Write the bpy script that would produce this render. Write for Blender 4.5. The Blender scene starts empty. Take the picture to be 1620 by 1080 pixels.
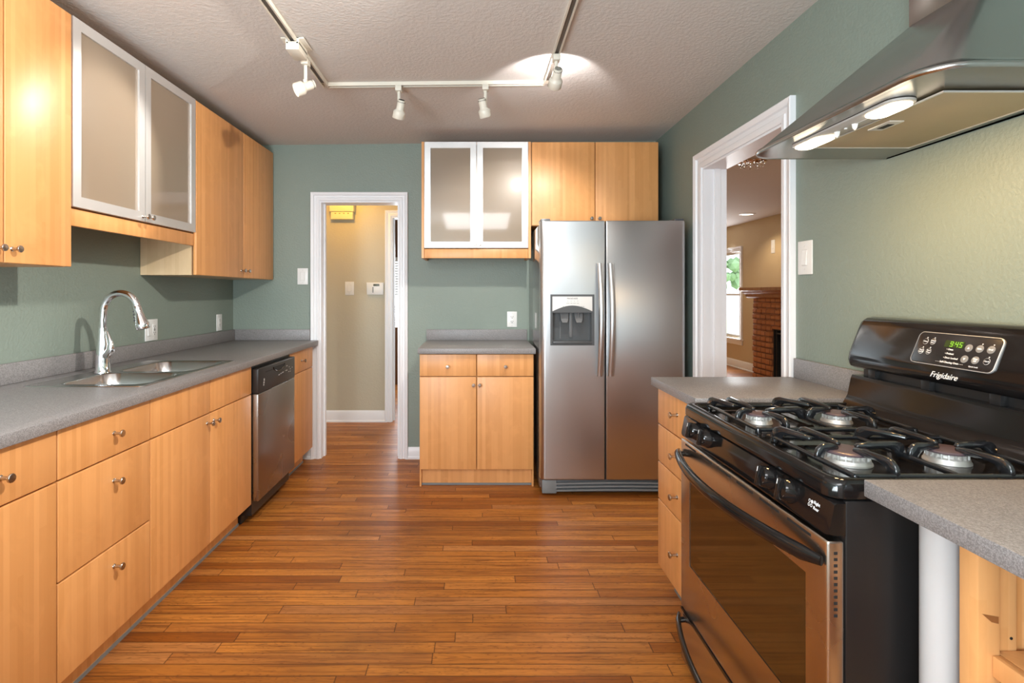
import bpy, bmesh, math, random
from mathutils import Vector, Matrix

C = bpy.context
scn = C.scene
COL = scn.collection
random.seed(4)

# ------------------------------------------------------------------ camera, world, big lights, exposure
EYE = 1.282
cam_data = bpy.data.cameras.new('camera')
cam_data.sensor_width = 36.0
cam_data.lens = 850.0 / 1620.0 * 36.0
cam_data.shift_x = (810 - 754) / 1620.0
cam_data.shift_y = -(540 - 463) / 1620.0
cam_data.clip_start = 0.02
cam = bpy.data.objects.new('camera', cam_data)
cam.location = (0, 0, EYE)
cam.rotation_euler = (math.radians(90), 0, 0)
COL.objects.link(cam)
scn.camera = cam

scn.view_settings.view_transform = 'Standard'
scn.view_settings.look = 'None'
scn.view_settings.gamma = 1.0
scn.view_settings.use_curve_mapping = False
scn.view_settings.exposure = 0.20

world = bpy.data.worlds.new('daylight')
scn.world = world
world.use_nodes = True
bg = world.node_tree.nodes['Background']
bg.inputs[0].default_value = (0.86, 0.93, 1.0, 1)
bg.inputs[1].default_value = 3.5


def area(name, loc, direction, sx, sy, watts, col):
    d = bpy.data.lights.new(name, 'AREA')
    d.shape = 'RECTANGLE'
    d.size, d.size_y = sx, sy
    d.energy = watts
    d.color = col
    o = bpy.data.objects.new(name, d)
    o.location = loc
    o.rotation_euler = Vector(direction).to_track_quat('-Z', 'Y').to_euler()
    COL.objects.link(o)
    return o


def spot(name, loc, direction, watts, col, angle=70, blend=0.5, r=0.025):
    d = bpy.data.lights.new(name, 'SPOT')
    d.energy = watts
    d.color = col
    d.spot_size = math.radians(angle)
    d.spot_blend = blend
    d.shadow_soft_size = r
    o = bpy.data.objects.new(name, d)
    o.location = loc
    o.rotation_euler = Vector(direction).to_track_quat('-Z', 'Y').to_euler()
    COL.objects.link(o)
    return o


def point(name, loc, watts, col, r=0.05):
    d = bpy.data.lights.new(name, 'POINT')
    d.energy = watts
    d.color = col
    d.shadow_soft_size = r
    o = bpy.data.objects.new(name, d)
    o.location = loc
    COL.objects.link(o)
    return o


# added soft fill light, in a made-up window opening behind the camera
area('rear_fill', (-1.38, -1.79, 1.58), (0.12, 1, -0.02), 0.75, 1.3, 48, (0.72, 0.88, 1.0))
# weak cool fill, added in an invented right-wall opening behind the camera
area('side_fill', (1.375, -1.35, 1.55), (-1, 0.45, -0.02), 0.75, 1.2, 5.5, (0.72, 0.89, 1.0))
# overhead fill added behind the camera, tied to no known lamp
area('rear_overhead_fill', (0.0, -0.75, 2.40), (0, 0.12, -1), 1.0, 1.0, 34, (0.96, 0.97, 1.0))
# separate low panel added to bounce light off the ceiling
area('rear_bounce_fill', (-1.10, -0.85, 1.15), (0.25, 0.42, 1), 1.2, 1.4, 122, (0.86, 0.95, 1.0))
# the far living room: daylight from its windows
area('living_window_daylight', (4.40, 9.6, 1.3), (-1, -0.15, 0), 1.2, 1.6, 60, (0.95, 0.97, 1.0))
area('living_overhead_fill', (3.3, 3.4, 2.42), (0, 0.1, -1), 1.5, 1.5, 75, (1.0, 0.93, 0.84))  # overhead fill added out of view, no fixture modelled
# bedroom beyond the hall
area('bedroom_daylight', (-0.9, 7.45, 1.4), (0, -1, -0.6), 1.2, 1.2, 40, (0.85, 0.93, 1.0))
# hall ceiling bulb
point('hall_bulb', (-1.28, 4.78, 2.26), 14, (1.0, 0.52, 0.08), 0.06)
area('hall_end_fill', (0.30, 4.82, 1.1), (-1, 0.25, -0.1), 0.8, 1.5, 8, (0.95, 0.97, 1.0))  # neutral fill added at the unseen right end of the hall

# ------------------------------------------------------------------ node helpers and materials


class NT:
    def __init__(self, name):
        self.m = bpy.data.materials.new(name)
        self.m.use_nodes = True
        self.t = self.m.node_tree
        self.b = self.t.nodes['Principled BSDF']

    def new(self, typ, **kw):
        n = self.t.nodes.new(typ)
        for k, v in kw.items():
            setattr(n, k, v)
        return n

    def put(self, sock, v):
        if hasattr(v, 'is_linked') or isinstance(v, bpy.types.NodeSocket):
            self.t.links.new(v, sock)
        else:
            sock.default_value = v

    def math(self, op, a, b=0.0):
        n = self.new('ShaderNodeMath', operation=op)
        self.put(n.inputs[0], a)
        self.put(n.inputs[1], b)
        return n.outputs[0]

    def mix(self, f, a, b, mode='MIX'):
        n = self.new('ShaderNodeMix', data_type='RGBA', blend_type=mode)
        self.put(n.inputs[0], f)
        self.put(n.inputs[6], a if not isinstance(a, tuple) else (*a, 1)[:4])
        self.put(n.inputs[7], b if not isinstance(b, tuple) else (*b, 1)[:4])
        return n.outputs[2]

    def ramp(self, f, lo, hi, a=0.0, b=1.0):
        n = self.new('ShaderNodeMapRange')
        self.put(n.inputs[0], f)
        n.inputs[1].default_value, n.inputs[2].default_value = lo, hi
        n.inputs[3].default_value, n.inputs[4].default_value = a, b
        return n.outputs[0]

    def obj_xyz(self, kind='Object'):
        tc = self.new('ShaderNodeTexCoord')
        s = self.new('ShaderNodeSeparateXYZ')
        self.t.links.new(tc.outputs[kind], s.inputs[0])
        return s.outputs[0], s.outputs[1], s.outputs[2]

    def comb(self, x, y, z):
        n = self.new('ShaderNodeCombineXYZ')
        self.put(n.inputs[0], x)
        self.put(n.inputs[1], y)
        self.put(n.inputs[2], z)
        return n.outputs[0]

    def noise(self, vec, scale=1.0, detail=3.0, rough=0.55, dist=0.0):
        n = self.new('ShaderNodeTexNoise')
        if vec is not None:
            self.t.links.new(vec, n.inputs['Vector'])
        n.inputs['Scale'].default_value = scale
        n.inputs['Detail'].default_value = detail
        n.inputs['Roughness'].default_value = rough
        n.inputs['Distortion'].default_value = dist
        return n.outputs[0]

    def white(self, vec):
        n = self.new('ShaderNodeTexWhiteNoise', noise_dimensions='3D')
        self.t.links.new(vec, n.inputs['Vector'])
        return n.outputs['Value']

    def bump(self, h, strength=0.2, dist=0.01):
        n = self.new('ShaderNodeBump')
        self.put(n.inputs['Height'], h)
        n.inputs['Strength'].default_value = strength
        n.inputs['Distance'].default_value = dist
        self.t.links.new(n.outputs[0], self.b.inputs['Normal'])

    def s(self, **kw):
        names = dict(base='Base Color', rough='Roughness', metal='Metallic', coat='Coat Weight', coat_rough='Coat Roughness',
                     trans='Transmission Weight', ior='IOR', emit='Emission Color', emit_s='Emission Strength', spec='Specular IOR Level',
                     aniso='Anisotropic', alpha='Alpha')
        for k, v in kw.items():
            if isinstance(v, tuple) and len(v) == 3:
                v = (*v, 1)
            self.put(self.b.inputs[names[k]], v)
        return self


def plain(name, base, rough=0.5, metal=0.0, **kw):
    return NT(name).s(base=base, rough=rough, metal=metal, **kw).m


def srgb(r, g, b):
    f = lambda c: (c / 255 / 12.92) if c / 255 <= 0.04045 else ((c / 255 + 0.055) / 1.055) ** 2.4
    return (f(r), f(g), f(b))


def maple(name, c_hi, c_lo, rough=0.42, coat=0.30):
    n = NT(name)
    x, y, z = n.obj_xyz()
    u = n.math('ADD', x, y)
    oi = n.new('ShaderNodeObjectInfo')
    off = n.math('MULTIPLY', oi.outputs['Random'], 37.0)
    uo = n.math('ADD', u, off)
    # staves of uneven width
    v = n.new('ShaderNodeTexVoronoi', voronoi_dimensions='1D')
    n.put(v.inputs['W'], n.math('MULTIPLY', uo, 10.0))
    stave = n.new('ShaderNodeSeparateColor')
    n.t.links.new(v.outputs['Color'], stave.inputs[0])
    # stave ends: rare breaks along the height
    brk = n.white(n.comb(stave.outputs[1], n.math('FLOOR', n.math('ADD', n.math('MULTIPLY', z, 1.7), n.math('MULTIPLY', stave.outputs[2], 9.0))), 0.3))
    tone = n.math('ADD', n.math('MULTIPLY', stave.outputs[0], 0.62), n.math('MULTIPLY', brk, 0.38))
    grain = n.noise(n.comb(n.math('MULTIPLY', uo, 95.0), off, n.math('MULTIPLY', z, 3.0)), 1.0, 4, 0.6)
    curl = n.noise(n.comb(n.math('MULTIPLY', uo, 9.0), off, n.math('MULTIPLY', z, 6.0)), 1.0, 3, 0.6, 1.2)
    col = n.mix(n.ramp(tone, 0.0, 1.0), c_hi, c_lo)
    col = n.mix(n.math('MULTIPLY', n.ramp(grain, 0.42, 0.75), 0.10), col, tuple(c * 0.8 for c in c_lo))
    col = n.mix(n.math('MULTIPLY', n.ramp(curl, 0.5, 0.75), 0.34), col, tuple(min(1, c * 1.12) for c in c_hi))
    n.s(base=col, rough=rough, coat=coat * 0.35, coat_rough=0.30)
    return n.m


MAPLE = maple('maple_veneer', (0.75, 0.365, 0.135), (0.62, 0.28, 0.088))
MAPLE_PALE = maple('maple_side_panel', (0.66, 0.50, 0.31), (0.58, 0.42, 0.24))
PINE = maple('pine_board', (0.80, 0.42, 0.17), (0.68, 0.31, 0.10), 0.45, 0.15)


def floor_mat():
    n = NT('oak_strip_floor')
    x, y, z = n.obj_xyz()
    W = 0.058
    row = n.math('FLOOR', n.math('DIVIDE', y, W))
    fy = n.math('FRACT', n.math('DIVIDE', y, W))
    h = n.white(n.comb(row, 3.1, 7.7))
    L = n.math('ADD', n.math('MULTIPLY', n.white(n.comb(row, 8.3, 1.7)), 0.65), 0.62)
    xs = n.math('ADD', n.math('DIVIDE', x, L), n.math('MULTIPLY', h, 13.0))
    colid = n.math('FLOOR', xs)
    fx = n.math('FRACT', xs)
    rnd = n.white(n.comb(row, colid, 0.5))
    rnd2 = n.white(n.comb(row, colid, 9.5))
    shift = n.math('MULTIPLY', rnd, 31.0)
    gx = n.math('ADD', n.math('MULTIPLY', x, 2.6), shift)
    grain = n.noise(n.comb(gx, n.math('MULTIPLY', y, 70.0), shift), 1.0, 6, 0.65, 0.8)
    cath = n.noise(n.comb(n.math('MULTIPLY', gx, 0.9), n.math('MULTIPLY', y, 24.0), shift), 1.0, 2, 0.5, 2.2)
    rings = n.math('ABSOLUTE', n.math('SUBTRACT', n.math('FRACT', n.math('MULTIPLY', cath, 9.0)), 0.5))
    col = n.mix(rnd, (0.54, 0.205, 0.038), (0.27, 0.078, 0.011))
    col = n.mix(n.math('MULTIPLY', n.ramp(rnd2, 0.72, 1.0), 0.55), col, (0.56, 0.25, 0.085))
    col = n.mix(n.math('MULTIPLY', n.ramp(grain, 0.46, 0.66), 0.75), col, (0.15, 0.046, 0.013))
    col = n.mix(n.math('MULTIPLY', n.ramp(rings, 0.16, 0.0), 0.55), col, (0.13, 0.04, 0.012))
    # worn, darker stains
    wear = n.noise(n.comb(n.math('MULTIPLY', x, 1.3), n.math('MULTIPLY', y, 2.2), 4.0), 1.0, 4, 0.6)
    col = n.mix(n.math('MULTIPLY', n.ramp(wear, 0.54, 0.74), 0.55), col, (0.13, 0.045, 0.016))
    edge = n.math('MINIMUM', fy, n.math('SUBTRACT', 1.0, fy))
    endd = n.math('MULTIPLY', n.math('MINIMUM', fx, n.math('SUBTRACT', 1.0, fx)), n.math('DIVIDE', L, W))
    gap = n.math('MINIMUM', edge, endd)
    gapf = n.ramp(gap, 0.022, 0.045, 1.0, 0.0)
    col = n.mix(n.math('MULTIPLY', gapf, 0.75), col, (0.06, 0.02, 0.008))
    n.s(base=col, rough=n.ramp(grain, 0.3, 0.8, 0.32, 0.5), coat=0.0, spec=0.22)
    n.bump(n.math('SUBTRACT', n.math('MULTIPLY', grain, 0.12), gapf), 0.25, 0.002)
    return n.m


FLOOR = floor_mat()


def paint(name, base, bump=0.25, scale=55.0, rough=0.6):
    n = NT(name)
    x, y, z = n.obj_xyz()
    v = n.comb(x, y, z)
    a = n.noise(v, scale, 3, 0.6)
    n.s(base=n.mix(n.math('MULTIPLY', n.noise(v, 2.3, 3, 0.6), 0.25), base, tuple(c * 0.86 for c in base)), rough=rough)
    n.bump(n.ramp(a, 0.38, 0.66), bump, 0.004)
    return n.m


WALL = paint('sage_green_wall_paint', srgb(130, 142, 132), 0.22, 80, 0.48)
CEIL = paint('ceiling_paint', srgb(208, 203, 198), 0.28, 60, 0.8)
TAN = paint('tan_wall_paint', srgb(196, 174, 138), 0.2, 60, 0.6)
KHAKI = paint('hall_wall_paint', srgb(190, 182, 160), 0.15, 60, 0.5)
WHITE_TRIM = plain('white_trim_paint', srgb(232, 233, 236), 0.35)
PLASTIC = plain('white_plastic', srgb(228, 228, 226), 0.35)
PLASTIC_SHADE = plain('off_white_plastic', srgb(205, 204, 200), 0.4)
CREAM = plain('cream_plastic', srgb(226, 214, 170), 0.5)
DARK_SLOT = plain('dark_slot', (0.012, 0.012, 0.012), 0.6)


def laminate():
    n = NT('grey_speckled_laminate')
    x, y, z = n.obj_xyz()
    v = n.comb(x, y, z)
    a = n.noise(v, 260.0, 2, 0.7)
    b = n.noise(v, 520.0, 1, 0.5)
    base = srgb(134, 131, 131)
    col = n.mix(n.ramp(a, 0.40, 0.62), tuple(c * 0.72 for c in base), tuple(c * 1.18 for c in base))
    col = n.mix(n.math('MULTIPLY', n.ramp(b, 0.58, 0.68), 0.5), col, tuple(min(1, c * 1.5) for c in base))
    n.s(base=col, rough=0.42, spec=0.5)
    return n.m


LAM = laminate()


def steel(name, base, rough=0.26, axis='z', brush=0.03):
    n = NT(name)
    x, y, z = n.obj_xyz()
    g = n.noise(n.comb(n.math('MULTIPLY', n.math('ADD', x, y), 2.0), 0.0, n.math('MULTIPLY', z, 2.0)), 1.0, 2, 0.5)
    n.s(base=base, metal=1.0, rough=n.ramp(g, 0.3, 0.7, rough - brush, rough + brush), aniso=0.4)
    return n.m


STEEL = steel('brushed_stainless_steel', (0.54, 0.555, 0.57), 0.34, 'x', 0.02)
STEEL_SIDE = plain('grey_glossy_fridge_side', (0.34, 0.335, 0.33), 0.16, 0.85)
STEEL_HOOD = steel('satin_stainless_hood', (0.40, 0.39, 0.38), 0.22, 'z', 0.02)
SINK_STEEL = steel('sink_stainless', (0.56, 0.56, 0.56), 0.22, 'x', 0.03)
ALU = plain('satin_aluminium', (0.76, 0.75, 0.74), 0.42, 0.7)
CHROME = plain('polished_chrome', (0.80, 0.80, 0.82), 0.06, 1.0)
NICKEL = plain('brushed_nickel', (0.50, 0.46, 0.42), 0.22, 1.0)
BLACK = plain('black_enamel', (0.008, 0.007, 0.007), 0.10, 0.0, spec=0.42)
BLACK_SATIN = plain('black_satin_plastic', (0.018, 0.017, 0.017), 0.32)
BLACK_IRON = plain('black_glossy_cast_iron', (0.011, 0.012, 0.014), 0.16, 0.0, coat=0.5, coat_rough=0.08)
BURNER_ALU = plain('burner_aluminium', (0.62, 0.60, 0.57), 0.5, 0.8)
BURNER_CAP = plain('burner_cap_enamel', (0.085, 0.058, 0.066), 0.30)
GREY_PLASTIC = plain('charcoal_plastic', (0.075, 0.08, 0.085), 0.35)
GRILLE = plain('grille_grey_plastic', (0.20, 0.215, 0.22), 0.4)
OVEN_GLASS = plain('dark_oven_glass', (0.050, 0.020, 0.005), 0.05)
DISPLAY = plain('black_display_film', (0.014, 0.013, 0.014), 0.22)
WHITE_INK = plain('white_ink', (0.80, 0.80, 0.80), 0.5)
DARK_INK = plain('dark_ink', (0.03, 0.03, 0.035), 0.5)
GREY_BUTTON = plain('grey_button', (0.20, 0.20, 0.20), 0.45)
GREEN_LED = NT('green_led_digits').s(base=(0.02, 0.05, 0.0), emit=(0.35, 0.75, 0.05), emit_s=0.9).m
BULB = NT('lit_halogen_lens').s(base=(0.9, 0.85, 0.7), emit=(1.0, 0.83, 0.58), emit_s=7.0).m
HEAD_BULB = NT('lit_track_bulb').s(base=(0.9, 0.9, 0.85), emit=(1.0, 0.93, 0.82), emit_s=4.0).m
CAN_BULB = NT('lit_downlight').s(base=(0.9, 0.9, 0.85), emit=(1.0, 0.88, 0.70), emit_s=3.0).m
TRACK_WHITE = plain('track_white_enamel', srgb(214, 208, 194), 0.4)
TRACK_DARK = plain('track_channel', (0.10, 0.085, 0.07), 0.5)


def frosted():
    n = NT('frosted_glass')
    n.s(base=(0.50, 0.395, 0.29), rough=0.30, trans=0.5, ior=1.35, coat=1.0, coat_rough=0.05)
    return n.m


FROST = frosted()
PANE = NT('window_glass').s(base=(0.97, 0.98, 1.0), rough=0.0, trans=1.0, ior=1.05).m


def filter_mat():
    n = NT('aluminium_mesh_filter')
    x, y, z = n.obj_xyz()
    w = n.math('MULTIPLY', n.math('SINE', n.math('MULTIPLY', n.math('ADD', x, y), 900.0)), n.math('SINE', n.math('MULTIPLY', n.math('SUBTRACT', x, y), 900.0)))
    n.s(base=n.mix(n.ramp(w, -0.6, 0.6), (0.42, 0.33, 0.20), (0.66, 0.55, 0.37)), rough=0.5, metal=0.6)
    n.bump(w, 0.4, 0.002)
    return n.m


FILTER = filter_mat()


def brick_mat():
    n = NT('stained_brick')
    x, y, z = n.obj_xyz()
    v = n.comb(n.math('ADD', x, y), z, 0.0)
    b = n.new('ShaderNodeTexBrick')
    n.t.links.new(v, b.inputs['Vector'])
    b.inputs['Color1'].default_value = (0.56, 0.22, 0.07, 1)
    b.inputs['Color2'].default_value = (0.42, 0.15, 0.045, 1)
    b.inputs['Mortar'].default_value = (0.20, 0.075, 0.03, 1)
    b.inputs['Scale'].default_value = 1.0
    b.inputs['Brick Width'].default_value = 0.25
    b.inputs['Row Height'].default_value = 0.082
    b.inputs['Mortar Size'].default_value = 0.010
    g = n.noise(v, 26, 4, 0.7)
    n.s(base=n.mix(n.math('MULTIPLY', g, 0.5), b.outputs['Color'], (0.24, 0.08, 0.03)), rough=0.7)
    n.bump(n.math('ADD', n.math('MULTIPLY', b.outputs['Fac'], -1.0), n.math('MULTIPLY', g, 0.6)), 0.8, 0.02)
    return n.m


BRICK = brick_mat()
FIREBOX = plain('sooty_firebox', (0.012, 0.011, 0.010), 0.8)
LEAF = plain('green_leaf', (0.22, 0.34, 0.17), 0.6)
BARK = plain('brown_bark', (0.12, 0.07, 0.04), 0.8)
LAWN = plain('pale_lawn', (0.36, 0.42, 0.24), 0.9)
WOOD_DARK = maple('dark_stained_wood', (0.20, 0.085, 0.03), (0.12, 0.045, 0.015), 0.4, 0.2)
BLIND = plain('white_blind_slat', srgb(235, 238, 240), 0.5)

# ------------------------------------------------------------------ mesh helpers


class MB:
    def __init__(self):
        self.bm = bmesh.new()

    def add(self, other, M=None):
        me = bpy.data.meshes.new('tmp')
        other.to_mesh(me)
        if M is not None:
            me.transform(M)
            if M.determinant() < 0:
                me.flip_normals()
        self.bm.from_mesh(me)
        bpy.data.meshes.remove(me)

    def box(self, x0, x1, y0, y1, z0, z1, b=0.0, seg=2, M=None):
        t = bmesh.new()
        bmesh.ops.create_cube(t, size=1.0)
        for v in t.verts:
            v.co = Vector(((x0 + x1) / 2 + v.co.x * (x1 - x0), (y0 + y1) / 2 + v.co.y * (y1 - y0), (z0 + z1) / 2 + v.co.z * (z1 - z0)))
        if b > 0:
            b = min(b, 0.45 * min(abs(x1 - x0), abs(y1 - y0), abs(z1 - z0)))
            bmesh.ops.bevel(t, geom=t.edges[:], offset=b, segments=seg, profile=0.5, affect='EDGES')
        bmesh.ops.recalc_face_normals(t, faces=t.faces[:])
        self.add(t, M)
        t.free()
        return self

    def loft(self, loops, cap0=True, cap1=True, M=None, closed=True):
        t = bmesh.new()
        L = [[t.verts.new(Vector(p)) for p in lp] for lp in loops]
        n = len(L[0])
        for a, b in zip(L[:-1], L[1:]):
            for i in range(n if closed else n - 1):
                j = (i + 1) % n
                try:
                    t.faces.new((a[i], a[j], b[j], b[i]))
                except ValueError:
                    pass
        if cap0:
            t.faces.new(L[0][::-1])
        if cap1:
            t.faces.new(L[-1])
        bmesh.ops.remove_doubles(t, verts=t.verts[:], dist=1e-6)
        bmesh.ops.recalc_face_normals(t, faces=t.faces[:])
        self.add(t, M)
        t.free()
        return self

    def prism(self, poly, axis, a0, a1, M=None):
        def P(p, a):
            return {'x': (a, p[0], p[1]), 'y': (p[0], a, p[1]), 'z': (p[0], p[1], a)}[axis]
        return self.loft([[P(p, a0) for p in poly], [P(p, a1) for p in poly]], M=M)

    def lathe(self, prof, origin, axis=(0, 0, 1), seg=20, M=None, cap0=True, cap1=True):
        q = Vector(axis).to_track_quat('Z', 'Y').to_matrix()
        o = Vector(origin)
        loops = []
        for r, h in prof:
            r = max(r, 1e-4)
            loops.append([o + q @ Vector((r * math.cos(2 * math.pi * k / seg), r * math.sin(2 * math.pi * k / seg), h)) for k in range(seg)])
        return self.loft(loops, cap0, cap1, M=M)

    def cyl(self, p0, p1, r0, r1=None, seg=16, M=None):
        p0, p1 = Vector(p0), Vector(p1)
        return self.lathe([(r0, 0), (r0 if r1 is None else r1, (p1 - p0).length)], p0, p1 - p0, seg, M)

    def tube(self, pts, r, seg=10, sx=1.0, sy=1.0, M=None, up=None):
        pts = [Vector(p) for p in pts]
        rs = r if isinstance(r, (list, tuple)) else [r] * len(pts)
        loops = []
        ref = Vector(up) if up else None
        for i, p in enumerate(pts):
            d = (pts[min(i + 1, len(pts) - 1)] - pts[max(i - 1, 0)]).normalized()
            if ref is None:
                ref = Vector((0, 0, 1)) if abs(d.z) < 0.9 else Vector((1, 0, 0))
            a = ref - d * ref.dot(d)
            if a.length < 1e-4:
                a = d.orthogonal()
            a.normalize()
            if not up:
                ref = a
            b = d.cross(a)
            loops.append([p + a * (math.cos(2 * math.pi * k / seg) * rs[i] * sx) + b * (math.sin(2 * math.pi * k / seg) * rs[i] * sy) for k in range(seg)])
        return self.loft(loops, M=M)

    def ring(self, u0, u1, z0, z1, w, d0, d1, M=None):
        """mitred rectangular frame in the local u/z plane, d is depth"""
        o = [(u0, z0), (u1, z0), (u1, z1), (u0, z1)]
        i = [(u0 + w, z0 + w), (u1 - w, z0 + w), (u1 - w, z1 - w), (u0 + w, z1 - w)]
        e = 0.0005
        for k in range(4):
            j = (k + 1) % 4
            self.prism([o[k], o[j], i[j], i[k]], 'y', d0, d1, M=M)
        return self

    def text(self, s, size, M, align='CENTER', shear=0.0, ext=0.0003, off=0.0):
        cu = bpy.data.curves.new('t', 'FONT')
        cu.body = s
        cu.size = size
        cu.align_x = align
        cu.align_y = 'CENTER'
        cu.shear = shear
        cu.extrude = ext
        cu.offset = off
        cu.resolution_u = 3
        o = bpy.data.objects.new('t', cu)
        COL.objects.link(o)
        dg = C.evaluated_depsgraph_get()
        me = bpy.data.meshes.new_from_object(o.evaluated_get(dg))
        me.transform(M)
        self.bm.from_mesh(me)
        bpy.data.meshes.remove(me)
        bpy.data.objects.remove(o)
        bpy.data.curves.remove(cu)
        return self


ORG = {}


def build(name, mb, mat, parent=None, org=None, smooth=40):
    me = bpy.data.meshes.new(name)
    mb.bm.to_mesh(me)
    mb.bm.free()
    o = bpy.data.objects.new(name, me)
    COL.objects.link(o)
    if parent is not None:
        origin = ORG[parent.name]
        o.parent = parent
    else:
        origin = Vector(org if org else (0, 0, 0))
        o.location = origin
    ORG[o.name] = origin
    me.transform(Matrix.Translation(-origin))
    me.materials.append(mat)
    if smooth:
        for p in me.polygons:
            p.use_smooth = True
        me.set_sharp_from_angle(angle=math.radians(smooth))
    return o


def tag(o, label, cat, group=None):
    o['label'] = label
    o['category'] = cat
    if group:
        o['group'] = group
    return o


def thing(name, label, cat, loc, group=None):
    o = bpy.data.objects.new(name, None)
    o.empty_display_size = 0.1
    COL.objects.link(o)
    o.location = loc
    ORG[o.name] = Vector(loc)
    return tag(o, label, cat, group)


def struct(name, mb, mat, parent=None, org=None, smooth=30):
    o = build(name, mb, mat, parent, org, smooth)
    if parent is None:
        o['kind'] = 'structure'
    return o


def frame(origin, right, normal):
    """local (u, d, z): u to the right of someone facing it, d outwards, z up"""
    R, N = Vector(right), Vector(normal)
    M = Matrix.Identity(4)
    M.col[0][:3] = R
    M.col[1][:3] = N
    M.col[2][:3] = (0, 0, 1)
    M.col[3][:3] = origin
    return M


def text_frame(origin, right, up):
    R, U = Vector(right).normalized(), Vector(up).normalized()
    N = R.cross(U)
    M = Matrix.Identity(4)
    M.col[0][:3], M.col[1][:3], M.col[2][:3] = R, U, N
    M.col[3][:3] = origin
    return M


def cut(o, mb):
    c = build('cutter', mb, DARK_SLOT)
    m = o.modifiers.new('b', 'BOOLEAN')
    m.object = c
    m.solver = 'EXACT'
    m.operation = 'DIFFERENCE'
    # the cutter is in world space; work with the target's own offset
    C.view_layer.update()
    dg = C.evaluated_depsgraph_get()
    me = bpy.data.meshes.new_from_object(o.evaluated_get(dg))
    o.modifiers.clear()
    o.data = me
    bpy.data.objects.remove(c)
    for p in me.polygons:
        p.use_smooth = True
    me.set_sharp_from_angle(angle=math.radians(30))


def rrect(x0, x1, y0, y1, r, n=6, z=0.0, corners=(1, 1, 1, 1)):
    """rounded rectangle loop in XY; corners order: (x1,y1),(x0,y1),(x0,y0),(x1,y0)"""
    pts = []
    cs = [(x1, y1, 0), (x0, y1, 90), (x0, y0, 180), (x1, y0, 270)]
    for k, (cx, cy, a0) in enumerate(cs):
        rr = r * corners[k]
        ox = cx - rr if cx == x1 else cx + rr
        oy = cy - rr if cy == y1 else cy + rr
        for i in range(n + 1):
            a = math.radians(a0 + 90 * i / n)
            pts.append((ox + rr * math.cos(a), oy + rr * math.sin(a), z))
    return pts


def dup(root, loc, label, group=None):
    r = root.copy()
    COL.objects.link(r)
    r.location = loc
    r['label'] = label
    if group:
        r['group'] = group
    for ch in list(root.children):
        c = ch.copy()
        COL.objects.link(c)
        c.parent = r
        for g in list(ch.children):
            d = g.copy()
            COL.objects.link(d)
            d.parent = c
    return r


# ------------------------------------------------------------------ the room
XL, XR, YB, YF = -1.885, 1.39, 4.16, -1.80
TH = 0.14


def ceil_z(x, y):
    return 2.422 + (x - XL) / (XR - XL) * 0.035 + (YB - y) * 0.008


mb = MB()
mb.box(-3.0, 6.0, -2.2, 12.0, -0.06, 0.0)
struct('floor', mb, FLOOR)

mb = MB()
lp = [(XL, YF), (XR, YF), (XR, YB), (XL, YB)]
mb.loft([[(x, y, ceil_z(x, y)) for x, y in lp], [(x, y, ceil_z(x, y) + 0.06) for x, y in lp]])
struct('ceiling', mb, CEIL)

mb = MB()
mb.box(XL - TH, XL, YF, YB + TH, 0, 2.6)
struct('wall_left', mb, WALL)

# back wall with the hall doorway
DX0, DX1, DZ = -1.214, -0.597, 1.992
mb = MB()
mb.box(XL, DX0, YB, YB + TH, 0, 2.6).box(DX1, XR, YB, YB + TH, 0, 2.6).box(DX0, DX1, YB, YB + TH, DZ, 2.6)
struct('wall_back', mb, WALL)

# right wall with the living room doorway
RY0, RY1, RZ = 2.431, 3.30, 2.05
mb = MB()
mb.box(XR, XR + TH, YF, -1.75, 0, 2.6).box(XR, XR + TH, -0.95, RY0, 0, 2.6).box(XR, XR + TH, -1.75, -0.95, 0, 0.92).box(XR, XR + TH, -1.75, -0.95, 2.2, 2.6).box(XR, XR + TH, RY1, YB + TH, 0, 2.6).box(XR, XR + TH, RY0, RY1, RZ, 2.6)
struct('wall_right', mb, WALL)

# unseen wall behind the camera; window opening made up to hold the fill
mb = MB()
mb.box(XL, XR, YF - TH, YF, 0, 0.92).box(XL, XR, YF - TH, YF, 2.24, 2.6)
mb.box(XL, -1.78, YF - TH, YF, 0.92, 2.24).box(-0.98, XR, YF - TH, YF, 0.92, 2.24)
struct('wall_front', mb, WALL)
w = bpy.data.objects.new('fill_window_rear', None)  # invented frame around the rear fill opening
COL.objects.link(w)
ORG['fill_window_rear'] = Vector((0, 0, 0))
w['kind'] = 'structure'
mb = MB()
mb.ring(-1.86, -0.90, 0.84, 2.32, 0.08, YF, YF + 0.02)
mb.box(-1.88, -0.88, YF, YF + 0.05, 0.80, 0.84)
build('window_frame', mb, WHITE_TRIM, w)
mb = MB()
mb.box(-0.62, -0.53, YF, YF + 0.02, 0, 2.21).box(0.53, 0.62, YF, YF + 0.02, 0, 2.21).box(-0.53, 0.53, YF, YF + 0.02, 2.12, 2.21)
mb.box(-0.53, 0.53, YF + 0.001, YF + 0.008, 0.0, 2.12)
struct('door_4', mb, WHITE_TRIM)
w = bpy.data.objects.new('fill_window_side', None)  # invented window frame around the side fill light
COL.objects.link(w)
ORG['fill_window_side'] = Vector((0, 0, 0))
w['kind'] = 'structure'
mb = MB()
mb.ring(0.87, 1.80, 0.84, 2.28, 0.08, 0.0, 0.02, frame((XR, 0, 0), (0, -1, 0), (-1, 0, 0)))
build('window_frame', mb, WHITE_TRIM, w)


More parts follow.
